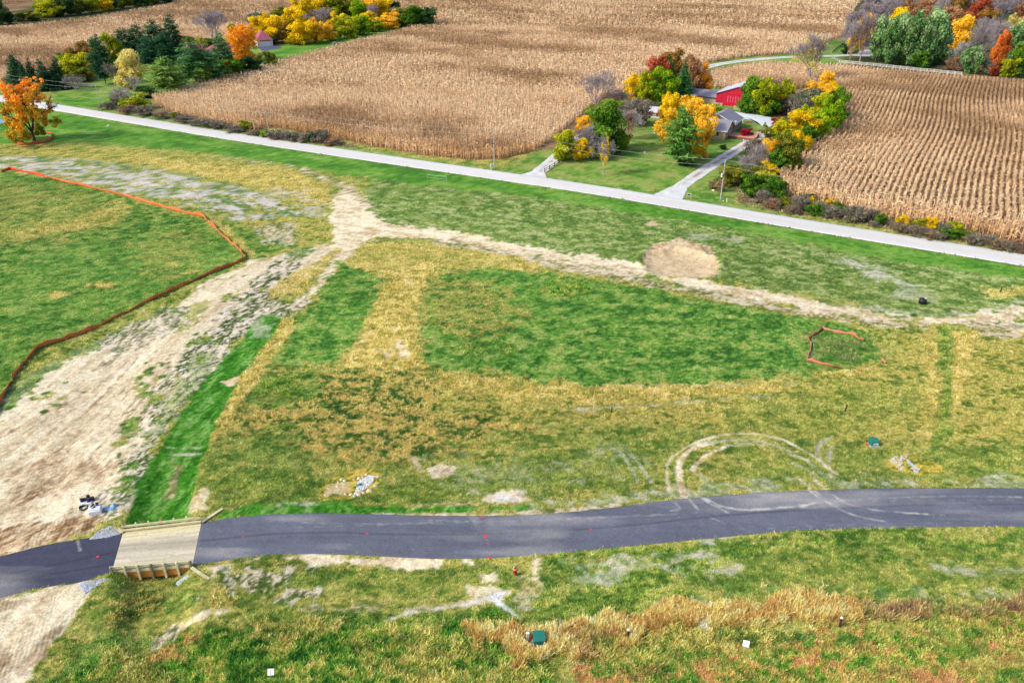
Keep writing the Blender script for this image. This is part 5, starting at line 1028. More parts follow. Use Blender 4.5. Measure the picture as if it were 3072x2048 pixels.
def place(name, px, py, label, cat, rot=TH, dx=0, dy=0):
    g = G(px, py); return thing(name, (g[0]+dx, g[1]+dy, 0), rot, label, cat)
# barn
barn = place('barn', 2146, 314, 'red metal barn with pale gable roof behind the gravel forecourt', 'barn')
bw, bd, bh, bhr = 16.5, 15.0, 4.3, 7.3
wall_, roof_ = gable(barn, bw, bd, bh, bhr, M_RED_, M_ROOFL, .35, 'y', trim=M_BLUE)
dm = MB().box((bw*.46, -.05, 2.1), (7.0, .1, 4.2)); dr = dm.build('sliding_door', M_RED_, barn)
st_ = MB(); M_PINK = mat_plain('translucent_strip', (240, 110, 150), .4, .1, 1)
for k in range(7): st_.box((bw*.46-3.0+k*1.0, -.13, 2.5+.1*(k % 2)), (.24, .05, 2.6-.3*(k % 3)))
st_.build('door_strips', M_PINK, dr)
MB().box((bw*.46, -.16, 4.35), (7.6, .12, .16)).build('door_track', M_RED_, barn)
ridg = MB()
for k in range(24): ridg.box((.35+k*.69, -.02, bh/2), (.05, .04, bh-.2))
ridg.build('siding_ribs', M_RED_, barn)
ribs = MB()
for s in (-1, 1):
    for k in range(16):
        y = .3+k*.95; xx0 = bw/2+s*(bw/2+.3); ribs.beam((xx0, y, bh+.04), (bw/2, y, bhr+.17), .05, .06)
ribs.build('roof_ribs', M_ROOFL, roof_)
def lowwall(px, py, L, label, h=1.1):
    t = place('low_wall', px, py, label, 'wall'); MB().box((L/2, .2, h/2-.05), (L, .4, h+.1)).build('block_wall', M_STONE, t, bevel=.03)
    MB().box((L/2, .2, h+.04), (L+.1, .5, .08)).build('coping', M_ROOFL, t)
lowwall(2144, 318, 2.9, 'short pale block wall at the left foot of the red barn'); lowwall(2200, 329, 7.6, 'long pale block wall at the right foot of the red barn', 1.3)
# tan house
house = place('house', 2174, 421, 'tan single-storey house with grey roof behind the golden trees', 'house')
hw, hd = 15.0, 9.6
class Sub: pass
mb = MB().box((-hw/2, hd/2, 1.4), (hw, hd, 3.2)); mb.add([(0, 0, 3), (0, hd, 3), (0, hd/2, 5.35), (-hw, 0, 3), (-hw, hd, 3), (-hw, hd/2, 5.35)], [(0, 1, 2), (3, 5, 4), (0, 2, 5, 3), (1, 4, 5, 2)]); hwall = mb.build('wall', M_TAN, house)
MB().box((.03, hd/2, 1.45), (.06, hd-.1, 2.9)).build('side_cladding', M_TAN2, house)
rb = MB(); o = .5; e = 3-.49*o; t = .14; hr = 5.4
for y0, y1 in ((-o, hd/2), (hd+o, hd/2)): rb.add([(-hw-o, y0, e), (o, y0, e), (o, y1, hr), (-hw-o, y1, hr), (-hw-o, y0, e+t), (o, y0, e+t), (o, y1, hr+t), (-hw-o, y1, hr+t)], [(0, 1, 2, 3), (4, 7, 6, 5), (0, 4, 5, 1), (0, 3, 7, 4), (1, 5, 6, 2)])
hroof = rb.build('roof', M_ROOFG, house); fb = MB().beam((-hw-o, -o-.04, e+.04), (o, -o-.04, e+.04), .07, .2); fb.beam((o+.04, -o, e), (o+.04, hd/2, hr), .07, .24); fb.beam((o+.04, hd+o, e), (o+.04, hd/2, hr), .07, .24); fb.build('fascia', M_WH, hroof)
window(house, -3.0, -.02, 1.75, 1.9, 1.5); window(house, -7.5, -.02, 1.7, 1.8, 1.3); window(house, .07, 2.2, 1.6, 1.5, 1.2, 'x', 1)
MB().box((.09, 5.6, 1.05), (.08, 1.0, 2.1)).build('door', M_WH, house)
MB().box((-hw/2, -.07, .3), (hw, .1, .7)).build('skirting_stone', M_STONE, house)
# two-part rear wing with its own gable
g2x, g2y, g2w, g2d = -10.5, hd+.6, 10.5, 11
mb = MB().box((g2x+g2w/2, g2y+g2d/2, 1.5), (g2w, g2d, 3.4)); mb.add([(g2x, g2y, 3.2), (g2x+g2w, g2y, 3.2), (g2x+g2w*.5, g2y, 5.75), (g2x, g2y+g2d, 3.2), (g2x+g2w, g2y+g2d, 3.2), (g2x+g2w*.5, g2y+g2d, 5.75)], [(0, 1, 2), (3, 5, 4), (0, 2, 5, 3), (1, 4, 5, 2)]); mb.build('rear_wing_wall', M_TAN2, house)
rb = MB(); e2 = 3.2-.48*o
for x0 in (g2x-o, g2x+g2w+o): rb.add([(x0, g2y-o, e2), (x0, g2y+g2d+o, e2), (g2x+g2w/2, g2y+g2d+o, 5.8), (g2x+g2w/2, g2y-o, 5.8), (x0, g2y-o, e2+t), (x0, g2y+g2d+o, e2+t), (g2x+g2w/2, g2y+g2d+o, 5.8+t), (g2x+g2w/2, g2y-o, 5.8+t)], [(0, 1, 2, 3), (4, 7, 6, 5), (0, 4, 5, 1), (0, 3, 7, 4), (1, 5, 6, 2)])
r2 = rb.build('rear_wing_roof', M_ROOFG, house); fb = MB().beam((g2x-o, g2y-o-.04, e2+.04), (g2x+g2w/2, g2y-o-.04, 5.84), .07, .24); fb.beam((g2x+g2w+o, g2y-o-.04, e2+.04), (g2x+g2w/2, g2y-o-.04, 5.84), .07, .24); fb.beam((g2x+g2w+o+.04, g2y-o, e2+.04), (g2x+g2w+o+.04, g2y+g2d+o, e2+.04), .07, .2); fb.build('fascia', M_WH, r2)
window(house, g2x+g2w*.5, g2y-.02, 4.5, 1.2, .7)
MB().cyl((.6, hd+.2, 3.4), (.6, hd+.2, 4.2), .05).dome((.6, hd+.2, 4.2), .45, .45, .2).build('satellite_dish', M_WH, house)
# deck with a curb wall
dk = MB().box((4.6, 6.4, .75), (8.4, 5.4, .12))
deck = dk.build('deck', M_WOODD, house); 
sk = MB().box((4.6, 3.66, .32), (8.4, .1, .8)); sk.box((8.82, 6.4, .32), (.1, 5.4, .8)); sk.build('deck_skirt', M_REDB, deck)
rl = MB().box((6.6, 9.02, 1.15), (4.6, .2, .75))
for k in range(3): rl.box((5.4+k*1.1, 8.9, 1.1), (.7, .06, .2))
rl.box((8.72, 8.0, 1.15), (.2, 2.2, .75)); rl.build('deck_bench', M_WOODD, deck)
dg = MB()
for k in range(3): dg.box((5.4+k*1.1, 8.86, 1.12), (.6, .05, .16))
dg.build('bench_slots', M_DARK, deck)
# long low grey-roofed building left of the barn
shed = place('outbuilding', 2058, 303, 'long low grey-roofed outbuilding between the pine and the red barn', 'outbuilding')
gable(shed, 12.5, 8.5, 2.4, 4.2, M_STONE, M_ROOFG, .4, 'x', trim=M_DARK); MB().box((12.54, 3.2, 1.1), (.06, 2.4, 2.1)).build('door', M_DARK, shed)
coop = place('small_shed', 1932, 351, 'small worn red shed with pale roof behind grey brush', 'shed')
gable(coop, 6.2, 4.4, 2.3, 3.5, M_REDD, M_ROOFL, .35, 'x', trim=M_WH); window(coop, 3.9, -.02, 1.5, .9, .9); MB().box((3.1, -.05, .35), (6.2, .08, .6)).build('skirting_boards', M_ROOFL, coop)
# rose-roofed homestead
h1 = place('house', 528, 176, 'cream house with rose hip roofs half hidden by pines', 'house', rot=R(-24))
hip(h1, 11.5, 10, 3.6, 7.4, M_CREAM, M_ROOFR); hip(h1, 14, 11, 3.5, 7.2, M_CREAM, M_ROOFR, 10.6, 9.2); window(h1, 2.4, -.02, 1.9, 1.6, 1.3); window(h1, 8, -.02, 1.9, 1.6, 1.3); window(h1, 11.52, 4, 1.9, 1.6, 1.3, 'x', 1)
MB().box((4.6, -1.1, 4.6), (2.2, 1.6, 1.4)).build('dormer', M_ROOFR, h1)
g1 = G(779, 141); g2 = G(813, 135); rotg = math.atan2(g2[1]-g1[1], g2[0]-g1[0])
gar = thing('garage', (g1[0], g1[1], 0), rotg*.45, 'garage with rose roof and white door beside the yellow wood', 'garage')
hip(gar, 8.6, 11, 3.4, 8.0, M_CREAM, M_ROOFR, -1, 0)
gd = MB().box((3.6, -.06, 1.35), (5.4, .1, 2.6)); dr_ = gd.build('garage_door', M_WH, gar); pl = MB()
for k in range(1, 4): pl.box((3.6, -.12, k*.65), (5.4, .02, .04))
pl.build('panel_lines', M_ROOFG, dr_)
MB().box((3.6, -.05, 3.1), (6.2, .12, .5)).build('door_header', M_REDB, gar)
# ================================================================ BRIDGE
M_TIM = mat_plain('treated_timber', (226, 214, 170), .85, .13, 1.2); M_TIMD = mat_plain('weathered_timber', (150, 138, 100), .9, .18, 2)
M_GLU = mat_plain('orange_glulam', (206, 132, 58), .8, .12, 1.5)
br = thing('timber_bridge', (BRc[0], BRc[1], 0), 0, 'pale timber plank bridge carrying the asphalt street over the grassy swale', 'bridge')
q = [np.array([p[0]-BRc[0], p[1]-BRc[1], 0.]) for p in BR]; TL, TR, BRr, BL = q
def quadpt(u, v, z=0): return tuple((TL*(1-u)+TR*u)*(1-v)+(BL*(1-u)+BRr*u)*v+np.array([0, 0, z]))
# planks run along the bridge
npk = 30; V = []; F = []; cc = []; rr = random.Random(3)
for j in range(npk):
    v0, v1 = j/npk+.0012, (j+1)/npk-.0012; u = 0; band = .88+.12*math.sin(j*.35)+rr.uniform(-.05, .05)
    while u < 1:
        u1 = min(1, u+rr.uniform(.18, .45)); 
        if 1-u1 < .08: u1 = 1
        z = .07+rr.uniform(-.004, .004); i0 = len(V); V += [quadpt(u+.0012, v0, z), quadpt(u1-.0012, v0, z), quadpt(u1-.0012, v1, z), quadpt(u+.0012, v1, z)]; F.append((i0, i0+3, i0+2, i0+1))
        k = band*rr.uniform(.80, 1.1); y = math.exp(-((j/npk-.04)/.16)**2)+.7*math.exp(-((j/npk-1)/.14)**2); c = np.array(alb((228+6*y, 216+6*y, 190-16*y)))*k; cc += [c]*4; u = u1
me = np_mesh('deck_planks', V, F, mat_attr('plank', ((3.0, .10),), .85, .2), np.array(cc)); link('deck_planks', me, br)
sub = MB(); sub.add([quadpt(0, 0, .06), quadpt(1, 0, .06), quadpt(1, 1, .06), quadpt(0, 1, .06), quadpt(0, 0, -.3), quadpt(1, 0, -.3), quadpt(1, 1, -.3), quadpt(0, 1, -.3)], [(0, 3, 2, 1), (4, 5, 6, 7), (0, 1, 5, 4), (1, 2, 6, 5), (2, 3, 7, 6), (3, 0, 4, 7)]); sub.build('deck_slab', M_TIMD, br)
def railing(v, side):
    out = 1 if side == 'near' else -1; dvec = (BL-TL); dvec /= np.linalg.norm(dvec)
    A = np.array(quadpt(-.01, v)); B = np.array(quadpt(1.0, v)); off = dvec*out*.0
    kb = MB(); kb.beam(A+[0, 0, .28], B+[0, 0, .28], .22, .22); kb.build('curb_beam', M_TIM, br)
    sb = MB()
    for k in range(7): p = A+(B-A)*(k+.5)/7; sb.box(p+np.array([0, 0, .12]), (.6, .2, .12), math.atan2(*(B-A)[:2][::-1]))
    sb.build('curb_blocks', M_TIMD, br)
    rb_ = MB(); o_ = dvec*out*.16; rb_.beam(A+o_+[0, 0, .72], B+o_+[0, 0, .72], .14, .26); rb_.build('rail', M_TIM, br)
    for k in range(7):
        p = A+(B-A)*(k/6*.96+.02)+dvec*out*.36; pm = MB().box(p+np.array([0, 0, -.12]), (.24, .24, 2.05 if side == 'near' else 1.9), math.atan2(*(B-A)[:2][::-1])); pm.dome(tuple(p+np.array([0, 0, .9])), .14, .14, .09, 8, 3); pm.build('post', M_TIM if k % 3 else M_TIMD, br)
    C0 = A+dvec*out*.16; D0 = B+dvec*out*.16
    gm = MB().beam(C0+np.array([0, 0, -.5]), D0+np.array([0, 0, -.5]), .2, .95); gm.build('side_beam', M_GLU, br)
    if side == 'near':
        fm = MB().beam(C0+dvec*.12+np.array([0, 0, .18]), D0+dvec*.12+np.array([0, 0, .18]), .06, .34); fm.build('fascia_board', M_TIM, br)
railing(0, 'far'); railing(1, 'near')
for u_ in (0.03, .97):
    a = np.array(quadpt(u_, -.01)); b = np.array(quadpt(u_, 1.01)); MB().beam(a+[0, 0, -1.1], b+[0, 0, -1.1], .35, 1.7).build('abutment', M_TIMD, br)
for (p0, p1) in (((369, 1597), (328, 1568)), ((606, 1566), (668, 1525)), ((575, 1703), (627, 1737)), ((331, 1741), (257, 1788))):
    a = G(*p0, .15)-np.array([*BRc, 0]); b = G(*p1, .1)-np.array([*BRc, 0]); far_ = p0[1] < 1650
    a[2], b[2] = .22, .12
    wm = MB().beam(a+[0, 0, -.85], b+[0, 0, -.85], .16, 1.6).build('wing_wall', M_TIMD, br); MB().beam(a, b, .36, .12).build('cap_board', M_TIM, wm)
    pm = MB()
    for k in range(4): p = a+(b-a)*(k+.5)/4; pm.cyl(p+[0, -.1, -1.8], p+[0, -.1, -.08], .13, .12, 7)
    pm.build('wall_piles', M_TIMD, wm)
M_GRV = mat_plain('crushed_stone', (206, 210, 218), .95, .2, 6)
def stones(name, poly, n, s0, s1, mat, label, px=True, seed=1, cat='gravel', zoff=0., sink=.0):
    """uncountable small stones over a patch, on a thin bed"""
    P = np.array([(G if px else GD)(*p)[:2] for p in poly]); lo, hi = P.min(0), P.max(0); r = np.random.default_rng(seed)
    Q = r.uniform(lo, hi, (n*4, 2)); Q = Q[sd_poly(Q, P) < 0][:n]; mb = MB(); zz = hgt(Q)
    for (x, y), z in zip(Q, zz):
        s = r.uniform(s0, s1); a = r.uniform(0, 6.3); k = [r.uniform(.7, 1.2) for _ in range(5)]
        vs = [(x+s*k[i]*math.cos(a+i*1.257), y+s*k[i]*math.sin(a+i*1.257), z-.03+zoff) for i in range(5)]+[(x+s*.45*math.cos(a+i*1.257+.3), y+s*.45*math.sin(a+i*1.257+.3), z+s*r.uniform(.35, .8)+zoff) for i in range(5)]
        mb.add(vs, [(i, (i+1) % 5, 5+(i+1) % 5, 5+i) for i in range(5)]+[(5, 6, 7, 8, 9)])
    o = mb.build(name, mat); tag(o, label, cat, None, 'stuff'); return o
stones('crushed_stone', [(268, 1618), (300, 1592), (330, 1582), (366, 1598), (364, 1600), (320, 1612)], 900, .06, .16, M_GRV, 'grey crushed stone between the bridge wing wall and the street')
stones('crushed_stone', [(240, 1752), (310, 1742), (330, 1742), (258, 1786), (250, 1775)], 900, .06, .16, M_GRV, 'grey crushed stone below the lower left wing wall')
stones('crushed_stone', [(520, 1722), (560, 1716), (566, 1724), (530, 1732)], 160, .08, .2, M_GRV, 'small pile of stone under the near side of the bridge')
# ================================================================ POLES AND LINES
M_POLE = mat_plain('pole_wood', (188, 180, 176), .9, .1, 2); M_WIRE = mat_plain('wire', (196, 200, 196), .5, .05, 1); M_PGRN = mat_plain('pole_wood_greenish', (176, 190, 160), .9, .1, 2)
pol = [(303, 328, 255), (809, 410, 325), (1483, 504, 389), (2161, 602, 482)]
pos = [G(a, b)[:2] for a, b, _ in pol]; Hs = [height_for(p[0], p[1], c[2]) for p, c in zip(pos, pol)]
LABP = ['thin leaning utility pole on the homestead lawn', 'thin utility pole in the brush at the left corn edge', 'utility pole with transformer bracket beside the pale blue mailbox', 'stout utility pole with transformer near the rock pile']
d_ = (pos[3]-pos[2]); allp = [pos[0]-(pos[1]-pos[0])*1.0]+pos+[pos[3]+d_*.98]; allh = [Hs[0]]+Hs+[Hs[3]]
for i, (p, H_) in enumerate(zip(allp, allh)):
    if i in (0, 5): continue
    lean_ = (-.0, 0)
    t = thing('utility_pole', (p[0], p[1], 0), TH, LABP[i-1], 'utility pole', 'utility poles along the county road'); mat = M_PGRN if i < 3 else M_POLE
    MB().cyl((0, 0, -.3), (0, 0, H_), .17 if i > 2 else .14, .11, 9).build('shaft', mat, t)
    MB().cyl((0, 0, H_), (0, 0, H_+.2), .05, .04, 6).build('insulator', M_WH, t)
    MB().cyl((0, -.02, H_-1.4), (0, -.3, H_-1.4), .04, .04, 6).build('bracket', M_DARK, t)
    if i > 2:
        MB().cyl((0, 0, H_*.62), (0, 0, H_*.62+.3), .185, .185, 9).build('band', M_DARK, t)
        if i == 4: MB().cyl((-.35, -.25, H_-4.2), (-.35, -.25, H_-3.3), .24, .24, 10).dome((-.35, -.25, H_-3.3), .24, .24, .08).build('transformer', M_WH, t)
        else: MB().box((.45, 0, H_-.6), (.9, .08, .08)).cyl((.8, 0, H_-.55), (.8, 0, H_-.2), .06).build('side_arm', M_POLE, t)
def wire(zs, label):
    V = []; F = []; rad = .022
    for i in range(len(allp)-1):
        a = np.array([*allp[i], allh[i]+zs]); b = np.array([*allp[i+1], allh[i+1]+zs]); n = 14
        pts = [a+(b-a)*k/n-np.array([0, 0, 1.3*4*(k/n)*(1-k/n)]) for k in range(n+1)]
        for k in range(n+1):
            for an in range(4): V.append(pts[k]+np.array([0, math.cos(an*math.pi/2)*rad, math.sin(an*math.pi/2)*rad]))
        i0 = len(V)-4*(n+1)
        for k in range(n):
            for j in range(4): F.append((i0+k*4+j, i0+k*4+(j+1) % 4, i0+k*4+4+(j+1) % 4, i0+k*4+4+j))
    o = link('power_line', np_mesh('power_line', V, F, M_WIRE)); tag(o, label, 'wire', 'wires on the utility poles')
wire(.18, 'upper thin wire strung along the tops of the utility poles'); wire(-1.4, 'lower thin wire strung beneath the top wire on the utility poles')
def simple_post(name, px, py, h, w_, mat, label, cat='post', cap=None, grp=None, lean=0):
    g = G(px, py); z = float(hgt(np.array([g[:2]]))[0]); t = thing(name, (g[0], g[1], z), .3, label, cat, grp); 
    MB().cyl((0, 0, -.2), (lean, 0, h), w_, w_*.95, 8).build('shaft', mat, t)
    if cap is not None: MB().dome((lean, 0, h+.004), w_*1.35, w_*1.35, w_*1.1, 10, 4).build('cap', cap, t, True)
    return t
M_BLK = mat_plain('black_plastic', (40, 38, 44), .5, .1); M_BRN = mat_plain('brown_post', (70, 52, 46), .8, .1); M_WHB = mat_plain('white_globe', (250, 250, 255), .4, .02)
simple_post('lamp_post', 1884, 1905, .95, .12, M_BRN, 'short dark post with white round cap in the tall dry grass', 'post', M_WHB, 'short white-capped posts'); simple_post('lamp_post', 2518, 1880, 1.25, .12, M_BRN, 'taller dark post with white round cap at the right end of the dry grass', 'post', M_WHB, 'short white-capped posts')
simple_post('marker_post', 1835, 1236, .9, .09, M_BLK, 'black marker post left of centre in the olive field'); simple_post('marker_post', 2534, 1236, 1.1, .1, M_BLK, 'black leaning marker post below the pink fence loop', lean=.15); simple_post('marker_post', 2999, 878, 1.2, .11, M_BLK, 'black leaning marker post near the right edge by the county road', lean=.2)
simple_post('white_post', 2257, 446, 5.2, .12, M_POLE, 'tall pale service pole beside the two-track driveway', 'utility pole'); simple_post('white_post', 2362, 345, 2.0, .12, M_WH, 'short white post at the hedge above the crimson bush'); simple_post('white_post', 2259, 340, 1.1, .1, M_WH, 'tiny white post at the far edge of the gravel forecourt'); simple_post('white_post', 2180, 606, 1.0, .12, M_WH, 'stubby white post beside stones at the stout utility pole'); simple_post('marker_post', 291, 328, .9, .07, M_PGRN, 'short pale marker beside the leaning utility pole')
# mailboxes
t = place('mailbox', 1473, 510, 'pale blue mailbox on post beside the road and utility pole', 'mailbox'); MB().cyl((0, 0, -.1), (0, 0, 1.1), .09).build('post', M_WH, t)
mb = MB().box((0, 0, 1.25), (.5, .7, .3)); mb.cyl((0, -.35, 1.4), (0, .35, 1.4), .25, .25, 10); mb.build('box', mat_plain('pale_blue_metal', (176, 222, 236), .4, .05), t)
t = place('mailbox', 2067, 596, 'grey wooden double mailbox stand by the farm driveway', 'mailbox'); MB().box((-.55, 0, .55), (.14, .14, 1.3)).box((.55, 0, .6), (.14, .14, 1.4)).box((0, 0, .85), (1.3, .5, .08)).box((0, 0, 1.3), (1.3, .5, .08)).build('stand', M_POLE, t)
MB().box((-.15, 0, 1.07), (.5, .45, .3)).build('box', M_DARK, t)
def stone_group(pts, mat, label, grp, cat='boulder', name='boulder', flat=.6, seed=5):
    r = random.Random(seed)
    for i, (x, y, s) in enumerate(pts):
        g = G(x, y); z = float(hgt(np.array([g[:2]]))[0]); mb = MB().dome((0, 0, -.08), s*r.uniform(.9, 1.3), s*r.uniform(.8, 1.1), s*flat*1.3, 9, 4, 0, .12, r)
        o = mb.build(name, mat[i % len(mat)], None, True, loc=(g[0], g[1], z), rotz=r.uniform(0, 3)); tag(o, label if isinstance(label, str) else label[i], cat, grp)
M_B1 = mat_plain('boulder_cream', (232, 214, 176), .9, .12, 4, bump=.3); M_B2 = mat_plain('boulder_grey', (204, 196, 186), .9, .15, 4, bump=.3); M_B3 = mat_plain('boulder_tan', (214, 176, 140), .9, .12, 4, bump=.3)
def z1(x, y, s): return (940+x/9.8, 1380+y/9.8, s)
bl = [z1(1560, 420, .28), z1(1460, 500, .26), z1(1340, 520, .28), z1(1200, 560, .24), z1(1820, 460, .2), z1(1900, 470, .24), z1(820, 550, .24), z1(740, 630, .3), z1(920, 590, .3), z1(1830, 740, .3), z1(1640, 880, .42), z1(1480, 930, .34), z1(1330, 990, .34), z1(1210, 1040, .28), z1(1110, 990, .28), z1(950, 980, .28), z1(700, 740, .24), z1(420, 790, .2), z1(560, 680, .16), z1(400, 910, .18), z1(350, 1010, .2)]
blab = []
for i, b in enumerate(bl): blab.append(None)
order = sorted(range(len(bl)), key=lambda i: bl[i][0])
for k, i in enumerate(order):
    blab[i] = ('leftmost' if k == 0 else 'rightmost' if k == len(bl)-1 else (ORD[k] if k < 20 else 'last'))+(' boulder' if k in (0, len(bl)-1) else ' boulder from left')+' of the twenty-one around the blue-stained rock bed'
stone_group(bl, [M_B1, M_B2, M_B1, M_B3], blab, 'boulders round the rock bed above the street')
stones('white_rock_bed', [z1(1300, 620, 0)[:2], z1(1500, 520, 0)[:2], z1(1640, 430, 0)[:2], z1(1780, 460, 0)[:2], z1(1760, 640, 0)[:2], z1(1600, 760, 0)[:2], z1(1400, 900, 0)[:2], z1(1220, 1040, 0)[:2], z1(1200, 960, 0)[:2], z1(1290, 840, 0)[:2], z1(1260, 700, 0)[:2]], 420, .07, .17, M_WH, 'white broken rock spilling through the ring of boulders', cat='rocks', seed=4)
g = G(*z1(1345, 740, 0)[:2]); o = MB().cyl((-.35, 0, .1), (.35, .1, .12), .16, .16, 10).build('blue_pipe', mat_plain('blue_plastic', (70, 140, 190), .4, .1), None, True, loc=(g[0], g[1], 0)); tag(o, 'short blue pipe end lying in the white broken rock', 'pipe')
def z3_(x, y): return (2560+x/5.6, 1280+y/5.6)
stones('white_rock_bed', [z3_(640, 500), z3_(880, 440), z3_(920, 500), z3_(820, 560), z3_(860, 650), z3_(840, 710), z3_(770, 700), z3_(700, 600), z3_(640, 580)], 110, .06, .16, M_GRV, 'white broken rock patch below the right green cabinet, left half', cat='rocks', seed=8)
stones('white_rock_bed', [z3_(890, 510), z3_(960, 560), z3_(1060, 630), z3_(1130, 700), z3_(1090, 750), z3_(1020, 740), z3_(960, 640), z3_(900, 570)], 90, .06, .16, M_GRV, 'white broken rock patch below the right green cabinet, right half', cat='rocks', seed=9)
stone_group([(2140, 571, .45), (2181, 600, .3), (2170, 603, .3)], [M_B1], ['cream boulder beside tan grass clumps near the stout pole', 'small stone right of the stout utility pole foot', 'small stone left of the stubby white post'], 'stones near the stout utility pole', seed=2)
stone_group([(1934, 458, .32), (1963, 400, .26), (2231, 421, .3)], [M_WH], ['white stone alone on the open farm lawn', 'small white stone on the lawn below the worn red shed', 'white stone beneath the crimson bush'], 'white stones on the farm lawn', 'stone', 'white_stone', .9, seed=3)
# ornamental grass clumps near the stout pole
for i, (x, y, s, lb) in enumerate(((2133, 566, 1.6, 'small tan grass clump left of the cream boulder'), (2158, 574, 2.2, 'tall tan grass clump leaning by the stout pole'))):
    plant(x, y, y-s*14, s*13, 'bush', 'brown', 'near the stout pole', lb)
flush_items = PEND[-2:]
for t_ in flush_items: t_[0]['category'] = 'grass clump'; t_[0]['label'] = t_[6]; t_[0]['group'] = 'tan grass clumps'
# flower bed ring
g = G(2247, 368); t = thing('flower_bed', (g[0], g[1], .04), 0, 'round mulched flower bed edged with pale stones on the small lawn', 'flower bed')
MB().dome((0, 0, 0), 2.0, 1.6, .25, 14, 3).build('mulch', mat_plain('mulch', (130, 86, 66), .9, .2, 4), t); mb = MB(); r = random.Random(4)
for k in range(16): a = k*6.283/16; mb.dome((2.1*math.cos(a), 1.7*math.sin(a), 0), .2, .2, .2, 6, 2, 0, .1, r)
mb.build('edging', M_STONE, t)
# split rail fence by the left driveway
p0 = G(1634, 517); p1 = G(1678, 490); t = thing('split_rail_fence', p0, math.atan2(p1[1]-p0[1], p1[0]-p0[0]), 'dark split rail fence beside the left gravel driveway', 'fence'); L = float(np.linalg.norm((p1-p0)[:2]))
for k in range(4): MB().box((L*k/3, 0, .55), (.18, .18, 1.3)).build('post', M_BARKD, t)
for z in (.4, .95): MB().beam((0, 0, z), (L, 0, z+.02), .1, .12).build('rail', M_BARKD, t)
# culvert guard frame on the lawn
p0 = G(1283, 540); p1 = G(1340, 546); t = thing('guard_frame', p0, math.atan2(p1[1]-p0[1], p1[0]-p0[0]), 'thin galvanised guard frame standing in the grass below the county road', 'railing'); L = float(np.linalg.norm((p1-p0)[:2])); M_GALV = mat_plain('galvanised', (176, 206, 186), .5, .05, metal=.2)
for k in range(3): MB().cyl((L*k/2, 0, -.1), (L*k/2, 0, 1.5), .045).build('post', M_GALV, t)
MB().cyl((0, 0, 1.5), (L, 0, 1.5), .05).build('top_rail', M_GALV, t); MB().cyl((0, 0, .75), (L, 0, .75), .02).build('mid_rail', M_GALV, t)
# white paddock fence
FW = [G(x, y) for x, y in [(2517, 190), (2620, 200), (2740, 213), (2884, 227)]]; wf = thing('paddock_fence', FW[0], 0, 'long white three-rail paddock fence between corn and the right wood', 'fence')
posts_ = []
for a, b in zip(FW[:-1], FW[1:]):
    n = max(2, int(np.linalg.norm(b-a)/2.9))
    for k in range(n): posts_.append(a+(b-a)*k/n-FW[0])
posts_.append(FW[-1]-FW[0])
for p in posts_: MB().box((p[0], p[1], .75), (.2, .2, 1.75)).build('post', M_WH, wf)
for z in (.5, .95, 1.45):
    mb = MB()
    for a, b in zip(FW[:-1], FW[1:]): mb.beam(a-FW[0]+np.array([0, 0, z]), b-FW[0]+np.array([0, 0, z]), .06, .15)
    mb.build('rail', M_WH, wf)
FG = [G(x, y) for x, y in [(2496, 176), (2517, 189)]]; wf = thing('grey_fence', FG[0], 0, 'short weathered grey fence joining the lane and the white fence', 'fence')
for k in range(5): p = (FG[1]-FG[0])*k/4; MB().box((p[0], p[1], .6), (.18, .18, 1.4)).build('post', M_POLE, wf)
for z in (.4, .85, 1.25): MB().beam((0, 0, z), tuple((FG[1]-FG[0])+np.array([0, 0, z])), .06, .16).build('rail', M_POLE, wf)
FG = [G(x, y) for x, y in [(2497, 160), (2532, 134)]]; wf = thing('dark_fence', FG[0], 0, 'dark board fence slanting away behind the lane by the dark bush', 'fence')
for k in range(7): p = (FG[1]-FG[0])*k/6; MB().box((p[0], p[1], .6), (.2, .2, 1.5)).build('post', M_BARKD, wf)
for z in (.4, .85, 1.25): MB().beam((0, 0, z), tuple((FG[1]-FG[0])+np.array([0, 0, z])), .06, .22).build('rail', M_BARKD, wf)
# ================================================================ ORANGE FENCES
def netfence(name, pts, h0, h1, mat_fn, label, step=1.1, postm=None, closed=False, post_every=3, droop=.4, parts=True):
    l = np.array([G(*p)[:2] for p in pts]); l = resample(l, step); n = len(l); r = np.random.default_rng(11)
    root = thing(name, (l[0][0], l[0][1], 0), 0, label, 'fence'); zt = hgt(l)
    top = h0+(h1-h0)*np.clip(fbm(l[:, 0], l[:, 1], 4, 2, 120), 0, 1)-droop*(np.arange(n) % post_every != 0)*r.random(n)
    leanv = (fbm(l[:, 0], l[:, 1], 3, 2, 121)-.5)[:, None]*.6
    tt = np.gradient(l, axis=0); tt /= np.linalg.norm(tt, axis=1)[:, None]+1e-9; nn = np.stack([-tt[:, 1], tt[:, 0]], 1)
    segs = mat_fn(n)
    for nm, mat, i0, i1 in segs:
        V = []; F = []; m = i1-i0+1
        for k in range(i0, i1+1):
            for j in range(4):
                f = j/3; b = l[k]+nn[k]*(leanv[k]*f+.06*math.sin(k*1.7+j*2)); V.append((b[0]-l[0][0], b[1]-l[0][1], zt[k]+.02+top[k]*f))
        for k in range(m-1):
            for j in range(3): F.append((k*4+j, k*4+4+j, k*4+5+j, k*4+1+j))
        o = link(nm, np_mesh(nm, V, F, mat), root); s = o.modifiers.new('thickness', 'SOLIDIFY'); s.thickness = .05
    if postm:
        for k in range(0, n, post_every*2):
            p = l[k]-l[0]; MB().cyl((p[0], p[1], zt[k]-.1), (p[0]+nn[k][0]*leanv[k][0], p[1]+nn[k][1]*leanv[k][0], zt[k]+top[k]+.2), .035, .03, 5).build('post', postm, root)
    return root
